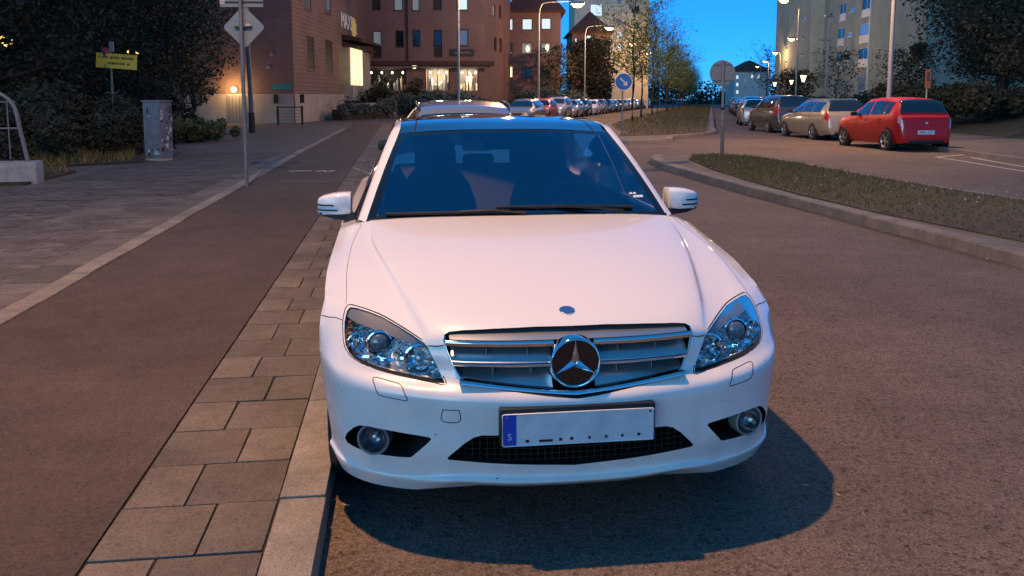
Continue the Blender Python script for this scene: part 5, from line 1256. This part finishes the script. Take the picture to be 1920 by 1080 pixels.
def make_tree(name, label, group, seed, H, base, rad, nleaf, leaf, kind, trunk_r=.12, shape='oval', nb=18, spread=.55, bare_top=.0, up=.5):
    rnd = random.Random(seed); root = empty(name, (0,0,0), 0, label, 'tree', group)
    tr = [Vector((rnd.gauss(0,.03)*i, rnd.gauss(0,.03)*i, H*.92*i/8)) for i in range(9)]
    mb = MB().tube(tr, [trunk_r*(1-.85*i/8) for i in range(9)], 8)
    cs = []
    for k in range(nb):
        t = (k+.5)/nb; z = base+(H*.93-base)*t; a = k*2.4+rnd.uniform(-.3,.3)
        if shape == 'oval': r = rad*(math.sin(math.pi*min(1,(t*.82+.16)))**.7)
        elif shape == 'cone': r = rad*(1-.85*t)
        else: r = rad
        r *= rnd.uniform(.75,1.15); dirv = Vector((math.cos(a), math.sin(a), 0)); i0 = min(7, int(z/(H*.92)*8)); p0 = tr[i0].lerp(tr[i0+1], z/(H*.92)*8-i0)
        pts = [p0, p0+dirv*r*.35+Vector((0,0,r*.22*up)), p0+dirv*r*.7+Vector((0,0,r*.5*up)), p0+dirv*r+Vector((rnd.gauss(0,.1),rnd.gauss(0,.1),r*.85*up))]
        br = trunk_r*.32*(1-.5*t); mb.tube(pts, [br,br*.7,br*.45,br*.12], 5)
        for q in (1,2,3):
            for s in range(3):
                e = pts[q]+Vector((rnd.gauss(0,.3)*r, rnd.gauss(0,.3)*r, rnd.uniform(.0,.45)*r*.8)); mb.tube([pts[q], pts[q].lerp(e,.5)+Vector((0,0,.05*r)), e], [br*.35,br*.25,br*.08], 3, False)
                if not (bare_top and t > 1-bare_top and rnd.random() < .8): cs.append((e, r*.30))
            if not (bare_top and t > 1-bare_top): cs.append((pts[q], r*.26))
    if bare_top:
        for k in range(10): mb.tube([tr[6], tr[7]+Vector((rnd.gauss(0,.25),rnd.gauss(0,.25),.1)), tr[8]+Vector((rnd.gauss(0,.5),rnd.gauss(0,.5),rnd.uniform(.0,.9)))], [.02,.014,.004], 3, False)
    mb.build('trunk', BARK, root, 60)
    leafcloud(rnd, cs, nleaf, leaf, spread/.3*.55).build('crown', LEAFS[kind], root)
    return root
def make_shrub(name, label, group, seed, w, h, nleaf, leaf, kind):
    rnd = random.Random(seed); root = empty(name, (0,0,0), 0, label, 'shrub', group); mb = MB(); cs = []
    for k in range(16):
        a = rnd.uniform(0,6.28); r = rnd.uniform(.2,1)*w*.5; z = h*rnd.uniform(.25,.8)*(1-.35*(r/(w*.5))**2); e = Vector((math.cos(a)*r, math.sin(a)*r, z))
        mb.tube([Vector((0,0,0)), e*.5+Vector((0,0,z*.1)), e], [.025,.015,.006], 4, False); cs.append((e, min(w,h)*.28))
    mb.build('stem', BARK, root, 60); leafcloud(rnd, cs, nleaf, leaf, 1.).build('foliage', LEAFS[kind], root); return root
def spot(o, x, y, z=None, rz=0., s=1.):
    o.location = (x, y, (gz(y) if z is None else z)); o.rotation_euler = (0,0,rz); o.scale = (s,s,s); return o
# street trees on the median
GT = 'young trees along the planted median'
protos = [make_tree('street_tree', 'slender young street tree in fresh leaf on the grassy median', GT, 11+i, 9.2, 2.4, 2.1, 2700, .075, 'fresh', .10, 'oval', 20, .55, .40, .75) for i in range(3)]
for i in range(19):
    x, y = sp(21.8+i*10.0+random.uniform(-.8,.8), -3.4+random.uniform(-.2,.2)); k = i % 3
    o = protos[i] if i < 3 else copy_tree(protos[k])
    spot(o, x, y, gz(y)+.1, random.uniform(0,6.28), random.uniform(.88,1.1))
# large unlit trees, left
GLt = 'unlit broadleaf trees on the left'
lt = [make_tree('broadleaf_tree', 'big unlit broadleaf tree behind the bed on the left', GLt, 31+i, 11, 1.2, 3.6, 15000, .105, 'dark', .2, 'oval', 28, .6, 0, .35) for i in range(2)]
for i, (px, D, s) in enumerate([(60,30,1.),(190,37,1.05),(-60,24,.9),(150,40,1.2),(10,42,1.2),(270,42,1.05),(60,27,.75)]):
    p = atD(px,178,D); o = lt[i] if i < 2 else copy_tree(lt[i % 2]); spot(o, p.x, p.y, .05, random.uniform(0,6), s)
o = make_tree('broadleaf_tree', 'tall olive-brown tree rising beside the grey cabinet in front of bricks', None, 41, 11.5, 1.0, 2.1, 9000, .085, 'olive', .16, 'oval', 30, .55, 0, 1.1); p = atD(322,178,36); spot(o, p.x, p.y, .05)
o = make_tree('broadleaf_tree', 'dark green tree close to the brick building and its wall lamp', None, 42, 10.5, .8, 1.7, 7000, .085, 'olive', .14, 'oval', 28, .55, 0, 1.0); p = atD(362,178,42); spot(o, p.x, p.y, .05)
GS = 'low shrubs in the left bed'
sh = make_shrub('shrub', 'low unlit shrub in the left-hand bed', GS, 51, 2.6, 1.7, 5000, .065, 'dark')
for i, (px, D, s) in enumerate([(60,21,1.),(120,21,1.1),(175,30,1.2),(262,21,.7),(20,18,.8),(225,31,1.5),(90,28,1.6),(250,30,1.3)]):
    p = atD(px,178,D); o = sh if i == 0 else copy_tree(sh); spot(o, p.x, p.y, .12, random.uniform(0,6), s)
sh = make_shrub('shrub', 'yellow-green spreading shrub beside the grey cabinet', 'yellow-green ground shrubs', 52, 1.9, .85, 2600, .07, 'green')
for i, px in enumerate((345,372,398)):
    p = atD(px,178,26.5+i); o = sh if i == 0 else copy_tree(sh); spot(o, p.x, p.y, .1, random.uniform(0,6), 1-.1*i)
# blue-green bushes before the shops and houses
GBs = 'blue-green bushes in front of the shops'
sh = make_shrub('bush', 'rounded blue-green bush in the planting before the shops', GBs, 53, 3.6, 2.2, 2600, .12, 'blue')
for i, (px, D, s, zz_) in enumerate([(730,64,.8,0),(770,65,.9,0),(812,64,1.,0),(850,65,1.,0),(885,66,.85,0),(985,84,1.1,0),(1015,85,1.2,0),(1050,86,1.,0),(1078,88,1.1,0)]):
    p = atD(px,178,D); o = sh if i == 0 else copy_tree(sh); spot(o, p.x, p.y, gz(p.y)+zz_, random.uniform(0,6), s)
sh = make_shrub('bush', 'upright dark green bush between the shop windows', 'dark bushes by the shops', 54, 2.2, 3.2, 2400, .12, 'dark')
for i, (px, D, s) in enumerate([(706,66,1.1),(783,67,1.05),(802,66,.7)]):
    p = atD(px,178,D); o = sh if i == 0 else copy_tree(sh); spot(o, p.x, p.y, gz(p.y), random.uniform(0,6), s)
o = make_tree('broadleaf_tree', 'dense dark tree standing before the low brick house', None, 43, 8.5, 1.0, 3.2, 6000, .2, 'dark', .18, 'oval', 24, .6, 0, .5); p = atD(1110,178,98); spot(o, p.x, p.y, gz(p.y))
o = make_tree('broadleaf_tree', 'thin leafy tree in front of the hipped brick house', None, 44, 7.0, 1.5, 2.2, 1600, .14, 'olive', .1, 'oval', 18, .6, 0, .8); p = atD(1040,178,89); spot(o, p.x, p.y, gz(p.y))
# right-hand side
GRt = 'unlit trees on the right-hand slope'
for i, (px, D, s) in enumerate([(1885,46,1.05),(1935,40,1.1),(1870,56,1.15),(1980,34,.95),(1925,62,1.5),(2010,42,1.3)]):
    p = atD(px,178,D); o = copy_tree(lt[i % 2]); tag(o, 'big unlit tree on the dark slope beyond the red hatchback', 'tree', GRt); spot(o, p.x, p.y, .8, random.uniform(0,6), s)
hg = make_shrub('hedge_bush', 'dark hedge bush behind the parked red hatchback', 'hedge bushes along the right-hand slope', 55, 3.4, 1.9, 2600, .12, 'dark')
for i, (px, D) in enumerate([(1690,38),(1740,40),(1790,38),(1840,36),(1890,38),(1640,48),(1590,58),(1545,66),(1500,74),(1470,86)]):
    p = atD(px,178,D); o = hg if i == 0 else copy_tree(hg); spot(o, p.x, p.y, .5 if i < 5 else .0, random.uniform(0,6), random.uniform(.8,1.1))
o = make_tree('garden_tree', 'small bare-branched tree in front of the pale apartment block', None, 45, 5.6, 1.3, 2.0, 700, .12, 'dark', .1, 'oval', 22, .6, 0, 1.1); p = atD(1568,178,78); spot(o, p.x, p.y, gz(p.y))
o = make_tree('garden_tree', 'dark leafy tree between tall grey pole and dark end wall', None, 46, 6.5, 1.0, 2.3, 4200, .12, 'dark', .14, 'oval', 22, .6, 0, .6); p = atD(1706,178,55); spot(o, p.x, p.y, .2, 0, .72)
o = make_tree('garden_tree', 'low bushy tree behind the lit garden lanterns', None, 47, 4.5, 1.0, 2.4, 3000, .16, 'dark', .12, 'oval', 20, .6, 0, .5); p = atD(1488,178,100); spot(o, p.x, p.y, gz(p.y))
o = make_tree('garden_tree', 'bare-topped tree rising above the distant white block', None, 48, 13, 3, 4.0, 900, .2, 'dark', .2, 'oval', 24, .6, .5, 1.0); p = atD(1437,178,185); spot(o, p.x, p.y, gz(p.y))

# the wooded end of the street
rnd = random.Random(77); cs = []
for k in range(170):
    px = rnd.uniform(900, 1640); D = rnd.uniform(240, 300); p = atD(px,178,D); cs.append((Vector((p.x, p.y, gz(p.y)+rnd.uniform(.5, 7.5)*(.75 if 1290 < px < 1450 else 1.))), 3.0))
o = leafcloud(rnd, cs, 16000, .55, 1.).build('distant_wood', LEAFS['dark']); tag(o, 'dark line of distant trees closing the far end of the street', 'trees', None, 'stuff')

# ------------------------------------------------------------------ lamps, signs, street furniture
STEEL = mat('galvanised_steel', (.15,.155,.165), .55, metal=.4, noise=(6,.15))
POLEG = mat('pole_grey', (.27,.28,.28), .6)
SIGNB = mat('sign_back', (.17,.195,.21), .55, noise=(4,.12))
def street_lamp(label, base, head, group, energy=900., col_=(1,.58,.26), lit_=True, kind='POINT', cone=166):
    """pole at base, luminaire at head"""
    root = empty('street_lamp', base, 0, label, 'street lamp', group); b = Vector(base); h = Vector(head)
    d = Vector((h.x-b.x, h.y-b.y, 0)); n = d.normalized(); L = d.length; top = h.z+.25
    pole = [b+Vector((0,0,-.2)), b+Vector((0,0,1.0)), b+Vector((0,0,top-.9-b.z))]
    curve = [b+Vector((0,0,top-.9-b.z)), b+n*.15+Vector((0,0,top-.35-b.z)), b+n*.55+Vector((0,0,top-.08-b.z)), b+n*max(L-.4,.8)+Vector((0,0,top-.02-b.z))]
    MB().tube([p-b for p in pole], [.085,.075,.055], 10).build('pole', POLEG, root, 60)
    MB().tube([p-b for p in crom(curve, 4)], .038, 8).build('arm', POLEG, root, 60)
    M = T(*(h-b), rz=math.atan2(n.y, n.x))
    MB().grid([[M @ Vector((x, y*w, z)) for y, z in ((-1,.0),(-.9,.12),(-.4,.2),(.4,.2),(.9,.12),(1,.0))] for x, w in ((-.52,.10),(-.4,.2),(0,.25),(.33,.22),(.48,.12))]).build('lamp_housing', POLEG, root, 60)
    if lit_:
        MB().grid([[M @ Vector((.40*math.cos(a)*math.cos(e), .22*math.sin(a)*math.cos(e), -.24*math.sin(e)-.005)) for a in [2*math.pi*k/14 for k in range(14)]] for e in (0,.5,1.,1.5)], True).build('diffuser', SODIUM, root, 180)  # bowl made oversize, its shape standing in for the lamp's bloom
        if energy:
            ld = bpy.data.lights.new('lamp_light', kind)
            if kind == 'SPOT': ld.spot_size = R(cone); ld.spot_blend = .25
            ld.energy = energy; ld.color = col_; ld.shadow_soft_size = .10; obj('lamp_light', ld, root, h-b+Vector((0,0,-.36)))
    return root
LAMPC = (1,.53,.235)
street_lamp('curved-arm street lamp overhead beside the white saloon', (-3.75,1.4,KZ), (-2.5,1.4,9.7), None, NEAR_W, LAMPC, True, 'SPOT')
GLL = 'street lamps with long curved arms on the left'
for i, (hx, hy, px) in enumerate([(1083,8,1010),(1143,52,1096),(1186,82,1145),(1216,99,1186),(1236,110,1213),(1254,117,1237),(1266,124,1252)]):
    D = (8.2-1.568)*1600/(178-hy); h = atD(hx,hy,D); b = atD(px,178,D+.5); b.z = gz(b.y)
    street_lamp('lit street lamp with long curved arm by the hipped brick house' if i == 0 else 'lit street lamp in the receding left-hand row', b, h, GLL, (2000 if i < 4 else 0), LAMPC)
GRL = 'street lamps receding on the right'
for i, (hx, hy) in enumerate([(1484,73),(1454,99),(1434,115),(1420,125)]):
    D = (8.2-1.568)*1600/(178-hy); h = atD(hx,hy,D); b = atD(hx+1600*1.3/D*.45,178,D+.3); b.z = gz(b.y)
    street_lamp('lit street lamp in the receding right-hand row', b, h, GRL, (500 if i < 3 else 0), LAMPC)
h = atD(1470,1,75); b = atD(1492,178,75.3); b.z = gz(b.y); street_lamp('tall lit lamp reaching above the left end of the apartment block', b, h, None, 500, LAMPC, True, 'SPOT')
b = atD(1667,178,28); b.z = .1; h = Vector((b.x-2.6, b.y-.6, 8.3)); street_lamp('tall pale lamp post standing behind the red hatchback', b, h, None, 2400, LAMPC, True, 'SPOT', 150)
# pole without light before the block
p = atD(1548,178,72); p.z = gz(p.y); r = empty('lamp_post', p, 0, 'slim grey post with unlit crosspieces before the apartment block', 'post')
MB().tube([(0,0,-.2),(0,0,4),(0.1,0,8.3)], [.07,.06,.04], 8).build('pole', POLEG, r, 60); MB().box(-.9,.1,-.1,.1,6.3,6.4).build('crosspiece', POLEG, r); MB().box(-.35,.35,-.12,.12,8.25,8.4).build('lamp_housing', POLEG, r)
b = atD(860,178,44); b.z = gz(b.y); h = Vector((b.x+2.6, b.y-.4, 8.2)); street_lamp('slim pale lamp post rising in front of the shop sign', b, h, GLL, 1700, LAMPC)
# garden lanterns
for i, (px, py, lb) in enumerate([(1505,147,'large lit garden lantern on a post before the bushy tree'),(1483,154,'small lit garden lantern left of the large one'),(1452,158,'lit garden lantern by the corner of the apartment block')]):
    D = 92; p = atD(px,178,D); p.z = gz(p.y); z = atD(px,py,D).z-p.z
    r = empty('garden_lantern', p, 0, lb, 'lantern'); MB().tube([(0,0,-.1),(0,0,z-.3)], .05, 8).build('pole', BLACKP, r, 60)
    s = 1.25 if i == 0 else .8
    MB().lathe([(.10*s,-.3*s),(.28*s,.25*s)], 8, T(0,0,z)).build('lantern_glass', lit('lantern_glow', (1,.80,.45), 1.6), r); MB().lathe([(.30*s,.25*s),(.2*s,.36*s),(.02,.45*s)], 8, T(0,0,z)).build('lantern_cap', BLACKP, r)
# glows between the dark trees, left
for px, py, D, s in ((12,76,27,.20),(240,95,38,.10),(258,98,38,.09)):
    p = atD(px,py,D); g = p.copy(); g.z = .1
    r = empty('garden_lantern', g, 0, 'warm lamp glowing through the unlit trees at far left' if px < 100 else 'small warm lamp glimpsed between dark trees above the yellow sign', 'lantern', None if px < 100 else 'small lamps above the yellow sign')
    MB().tube([(0,0,0),(0,0,p.z-g.z-s)], .04, 6).build('pole', BLACKP, r, 60); MB().lathe([(.001,-s),(s*.8,-s*.5),(s,0),(s*.8,s*.5),(.001,s)], 12, T(0,0,p.z-g.z)).build('globe', lit('amber_globe', (1,.50,.12), 3.), r, 180)
# sign pole with the backs of two signs
p = Vector((-3.03,11.25,KZ)); D = (p-CAM).dot(CH)
zp = lambda py: 1.568+(178-py)*D/1600-KZ
r = empty('sign_pole', p, -YAW+.0, 'grey sign pole with diamond sign seen from behind on the footway edge', 'sign')
MB().tube([(0,0,-.1),(0,0,4.2)], .031, 12).build('pole', STEEL, r, 60)
ds = .335; zc = zp(53)
dm = MB(); q = chaikin([(-ds,0,0),(0,0,-ds),(ds,0,0),(0,0,ds)], 2, True, .08); n = len(q)
dm.add([v+Vector((0,-.055,zc)) for v in q]+[v+Vector((0,-.048,zc)) for v in q], [tuple(range(n))[::-1], tuple(range(n,2*n))]+[(i,(i+1) % n,n+(i+1) % n,n+i) for i in range(n)])
for v in (dm,):
    v.v = [(x+.03, y+.10, z) for x, y, z in v.v]
dm.build('diamond_sign', SIGNB, r)
MB().box(-.10,.16,-.02,.05,zc-.012,zc+.012).build('clamp', FRAMED, r)
MB().box(.06,.13,.035,.043,zc+.02,zc+.055).build('sign_sticker', PAINTW, r)
zt = zp(9); MB().box(-.33,.34,.045,.052,zt-.06,zt+.30).build('plate_sign', SIGNB, r); MB().box(-.34,.35,.03,.044,zt+.0,zt+.025).build('sign_rail', FRAMED, r); MB().box(-.33,-.25,.03,.043,zt-.02,zt+.04).build('sign_sticker', PAINTW, r)
MB().box(-.04,.04,.03,.05,zc-.012,zc+.012).build('clamp', FRAMED, r)
# leaning post behind
p = atD(471,178,34.5); p.z = .06; top = atD(461,20,34.5); r = empty('old_post', p, 0, 'leaning grey post with dark base behind the diamond sign', 'post')
MB().tube([(0,0,-.1),(top-p)*.5,top-p], [.10,.085,.06], 10).build('pole', STEEL, r, 60); MB().tube([(0,0,-.1),(top-p)*.17], [.14,.12], 10).build('base_sleeve', FRAMED, r, 60); MB().lathe([(.09,0),(.09,.12),(.02,.18)], 10, Matrix.Translation(top-p)).build('cap', PAINTW, r, 40)
# yellow notice
p = atD(211,178,26); p.z = .12; Dn = 26; zf = lambda py: 1.568+(178-py)*Dn/1600-p.z
r = empty('notice_sign', p, -YAW+.12, 'yellow two-line notice sign on a slim pole among dark shrubs', 'sign')
MB().tube([(0,0,-.1),(0,0,zf(78))], .032, 8).build('pole', STEEL, r, 60)
YS = mat('notice_yellow', (.62,.46,.03), .5); Wn = 72/1600*Dn; Hn = 27/1600*Dn; zm = zf(115)
bd = MB().box(-Wn/2,Wn/2,-.06,-.045,zm-Hn/2,zm+Hn/2, T(0,0,0,ry=.075)).build('board', YS, r)
ink = mat('notice_ink', (.03,.03,.012), .6); rnd = random.Random(8)
for row, (x0, x1) in ((.10,(-.52,.50)), (-.07,(-.26,.36))):
    x = x0
    while x < x1:
        w = rnd.uniform(.03,.06); hh = rnd.uniform(.05,.085); MB().box(x, x+w*.7, -.064, -.0615, zm+row-hh/2-.0, zm+row+hh/2, T(0,0,0,ry=.075)).build('blurred_letter', ink, bd); x += w
        if rnd.random() < .14: x += .05
MB().lathe([(.10,0),(.10,.012),(.0005,.012)], 16, T(-.10,-.05,zf(96),rx=math.pi/2)).build('round_sign', mat('sign_red', (.30,.03,.06), .5), r); MB().box(.0,.12,-.07,-.02,zf(98),zf(80)).build('meter_box', SIGNB, r)
# distribution cabinet
p = Vector((-5.95,17.2,KZ)); r = empty('cable_cabinet', p, -.55, 'grey metal cable cabinet with torn stickers at the edge of the bed', 'cabinet')
CAB = mat('cabinet_grey', (.13,.145,.165), .5, noise=(5,.25,(.08,.085,.095)))
r.scale = (.68,.8,1); MB().box(-.36,.36,-.22,.22,.06,1.30, None, 0, .012).build('cabinet_body', CAB, r, 40); MB().box(-.39,.39,-.25,.25,1.30,1.34, None, 0, .01).build('cabinet_lid', CAB, r, 40); MB().box(-.34,.34,-.20,.20,-.05,.06).build('plinth', PLINTH, r)
MB().box(-.34,-.005,-.228,-.22,.12,1.26).build('cabinet_door', CAB, r); MB().box(.005,.34,-.228,-.22,.12,1.26).build('cabinet_door', CAB, r)
rnd = random.Random(2)
for k in range(22):
    x, z = (rnd.gauss(.36,.0), rnd.uniform(.2,1.2)); y = rnd.uniform(-.18,.18); w, hh = rnd.uniform(.015,.05), rnd.uniform(.015,.06)
    MB().box(.36,.3625,y-w,y+w,z-hh,z+hh, T(0,0,0)).build('sticker', (PAINTW if rnd.random() < .45 else FRAMED), r)
for k in range(9):
    x, z = rnd.uniform(-.3,.3), rnd.choice((rnd.uniform(.95,1.2), rnd.uniform(.12,.3))); w, hh = rnd.uniform(.02,.05), rnd.uniform(.015,.06)
    MB().box(x-w,x+w,-.2305,-.228,z-hh,z+hh).build('sticker', PAINTW if rnd.random() < .6 else FRAMED, r)
# low concrete wall with hoop railing
wr = at(70,345,KZ); w2 = Vector((-13.0, wr.y-.9, KZ)); d = (w2-wr).normalized(); n = Vector((-d.y,d.x,0))
r = empty('low_wall', wr, math.atan2(d.y,d.x), 'low whitewashed concrete wall end at the edge of the footway', 'wall')
MB().box(0,6,-.45,.0,-.1,.36, None, 0, .015).build('concrete', mat('wall_concrete', (.24,.26,.27), .9, noise=(6,.3), bump=(30,.4)), r, 40)
r = empty('hoop_railing', wr+Vector((0,0,.36)), math.atan2(d.y,d.x), 'galvanised tube hoop railing standing on the low white wall', 'railing')
MB().tube(crom([(.17,-.2,0),(.25,-.2,.5),(.33,-.2,.92),(.55,-.2,1.13),(.9,-.2,1.17),(2.2,-.2,1.17),(3.4,-.2,1.17)], 5), .032, 10).build('hoop', STEEL, r, 60)
MB().tube([(.28,-.2,.55),(3.4,-.2,.55)], .014, 6).build('rail', STEEL, r, 60)
for k in range(9): MB().tube([(.42+.2*k,-.2,.04),(.42+.2*k,-.2,1.0)], .011, 6).build('baluster', STEEL, r, 60)
MB().tube([(.3,-.2,.98),(3.4,-.2,.98)], .012, 6).build('rail', STEEL, r, 60)
# keep-right sign
p = at(1166,253,.1); D = (p-CAM).dot(CH); zf = lambda py: 1.568+(178-py)*D/1600-p.z
r = empty('keep_right_sign', p, -YAW, 'round blue keep-right arrow sign at the tip of the planted median', 'sign'); z = zf(153)
MB().tube([(0,0,-.2),(0,0,z+.1)], .03, 10).build('pole', STEEL, r, 60)
M = T(.03,-.05,z,rx=math.pi/2)
MB().lathe([(.335,0),(.335,.012),(.315,.014)], 40, M).build('rim', mat('sign_white_rim', (.6,.65,.68), .5), r); MB().lathe([(.3152,.0141),(.0005,.0141)], 40, M).build('disc', mat('sign_blue', (.012,.10,.34), .5), r)
MB().add([M @ Vector((x,y,.0165)) for x, y in ((-.135,.17),(-.10,.20),(.085,.02),(.13,.065),(.16,-.145),(-.05,-.115),(-.0,-.07),(-.17,.10))][:0] or [M @ Vector((x,y,.0165)) for x, y in ((-.145,.115),(-.105,.155),(.065,-.015),(.025,-.055))], [(0,3,2,1)]).build('arrow_shaft', PAINTW, r)
MB().add([M @ Vector((x,y,.0168)) for x, y in ((.145,-.145),(.13,.03),(-.03,-.13))], [(0,1,2)]).build('arrow_head', PAINTW, r)
# round sign seen from behind on the island
p = Vector((7.06,16.94,.13)); D = (p-CAM).dot(CH); zf = lambda py: 1.568+(178-py)*D/1600-p.z
r = empty('round_sign', p, -YAW, 'round traffic sign seen from behind on the grassy traffic island', 'sign'); z = zf(137); lean = -.03
MB().tube([(0,0,-.2),(0,0,.7)], .045, 10).build('base_sleeve', mat('rusty_steel', (.20,.15,.12), .7, metal=.3, noise=(9,.4)), r, 60)
MB().tube([(0,0,.5),(lean,0,z+.30)], .030, 10).build('pole', mat('rusty_steel_light', (.28,.24,.21), .6, metal=.3, noise=(9,.3)), r, 60); MB().lathe([(.05,.0),(.055,.03),(.05,.06)], 10, T(lean*.5,0,zf(205))).build('collar', FRAMED, r, 40)
M = T(lean,.045,z,rx=math.pi/2); MB().lathe([(.30,.012),(.305,.0),(.30,-.012),(.0005,-.012)], 40, M).build('disc', SIGNB, r, 30); MB().lathe([(.30,.012),(.0005,.012)], 40, M).build('disc_back', mat('sign_back_warm', (.26,.23,.21), .6, noise=(5,.15)), r)
for py in (122,151): MB().box(-.22,.22,-.006,.012,zf(py)-.012,zf(py)+.012, T(lean,.02,0)).build('clamp', STEEL, r)
# narrow orange board on the right
p = atD(1737,178,34); p.z = .5; D = 34; zf = lambda py: 1.568+(178-py)*D/1600-p.z
r = empty('marker_board', p, -YAW+.3, 'narrow orange marker board on a post above the red hatchback roof', 'sign'); MB().tube([(0,0,-.3),(0,0,zf(130))], .03, 8).build('pole', POLEG, r, 60)
MB().box(-.13,.13,-.05,-.03,zf(165),zf(130)).build('board', mat('board_orange', (.33,.12,.05), .6), r); MB().box(-.06,.06,-.054,-.0505,zf(152),zf(135)).build('board_panel', mat('board_dark', (.08,.06,.055), .6), r)
# black frame stand by the plinth, ramp wall, two bicycles
p = atD(520,178,45.3); p.z = gz(p.y)+.1; r = empty('frame_stand', p, -YAW, 'black square frame stand in front of the pale plinth', 'stand')
for x in (0,1.28): MB().box(x-.05,x+.05,-.05,.05,-.05,1.03).build('post', BLACKP, r)
MB().box(.0,1.28,-.03,.03,.93,.99).build('rail', BLACKP, r)
for k in range(5): MB().tube([(.05,0,.12+.17*k),(1.23,0,.12+.17*k)], .010, 5).build('wire', FRAMED, r, 60)
p = at(640,226,.1); q = atD(735,178,62); q.z = p.z
r = empty('ramp_hedge', (p.x,p.y,p.z), 0, 'low clipped ground-cover bank with pale coping before the shops', 'hedge'); d = Vector((q.x-p.x,q.y-p.y,0)); nn = Vector((-d.y,d.x,0)).normalized()
rnd = random.Random(3); cs = [(Vector((0,0,.55))+d*rnd.uniform(.02,1.0)+nn*rnd.uniform(-.2,.7)+Vector((0,0,rnd.uniform(-.35,.35))), .3) for k in range(120)]
leafcloud(rnd, cs, 6000, .10, 1.).build('foliage', LEAFS['blue'], r); 
def seg_box(a, b, w, z0, z1, nm, m, par):
    dd = (b-a); L_ = dd.length; M = Matrix.Translation(a) @ Matrix.Rotation(math.atan2(dd.y,dd.x),4,'Z'); return MB().box(0,L_,-w/2,w/2,z0,z1,M).build(nm, m, par)
seg_box(d*.35+nn*.8, d*1.3+nn*.8, .3, -.1, 1.1, 'coping_wall', PLINTH, r); seg_box(d*-.0+nn*.3, d*1.0+nn*.3, .8, -.1, .7, 'soil_core', SOIL, r)
def bicycle(loc, rz, label):
    r = empty('bicycle', loc, rz, label, 'bicycle', None); BK = mat('bike_black', (.02,.02,.022), .4)
    for x in (0,1.05):
        w = MB().tube([(x+.33*math.cos(a),0,.34+.33*math.sin(a)) for a in [2*math.pi*k/24 for k in range(24)]], .018, 6, closed=True).build('wheel', RUBBER, r, 60)
        sp_ = MB()
        for k in range(8): a = math.pi*k/8; sp_.tube([(x+.32*math.cos(a),0,.34+.32*math.sin(a)),(x-.32*math.cos(a),0,.34-.32*math.sin(a))], .003, 3, False)
        sp_.build('spokes', STEEL, w)
    f = MB()
    for a, b in (((0,.34),(.32,.80)),((.32,.80),(.85,.82)),((.85,.82),(.45,.30)),((.45,.30),(.30,.88)),((.45,.30),(0,.34)),((1.05,.34),(.83,.98))): f.tube([(a[0],0,a[1]),(b[0],0,b[1])], .018, 6)
    f.build('frame', BK, r, 60); MB().box(.17,.42,-.07,.07,.88,.93, None, 0, .02).build('saddle', BK, r, 40); MB().tube([(.83,-.28,1.02),(.85,-.1,1.05),(.85,.1,1.05),(.83,.28,1.02)], .014, 6).build('handlebar', BK, r, 60); MB().lathe([(.09,0),(.09,.01),(.02,.012)], 12, T(.45,.04,.30,rx=math.pi/2)).build('chainring', STEEL, r); return r
for px, D, rz, lb in ((643,58,.15,'dark bicycle leaning at the corner of the bank below the glowing bay'),(664,59.5,-.2,'second dark bicycle parked nearer the glowing bay window')):
    p = atD(px,178,D); bicycle((p.x,p.y,gz(p.y)+.75), -YAW+rz, lb)
# bits of litter and fallen leaves on the asphalt
LEAFL = mat('dry_leaf', (.42,.36,.26), .8)
for i, (px, py) in enumerate([(1512,910),(1572,928),(1655,434),(1665,434),(1850,486),(1865,487),(625,938),(650,948)]):
    p = at(px,py,0.004); a = random.uniform(0,6); s = random.uniform(.012,.02) if py > 600 else .045
    o = MB().add([(s*math.cos(a),s*math.sin(a),.004),(-s*.4*math.sin(a),s*.4*math.cos(a),.001),(-s*math.cos(a),-s*math.sin(a),.005),(s*.4*math.sin(a),-s*.4*math.cos(a),.001)], [(0,1,2,3)]).build('litter_scrap', LEAFL); o.location = p; tag(o, 'pale scrap of litter lying on the asphalt', 'litter', 'litter scraps on the road')
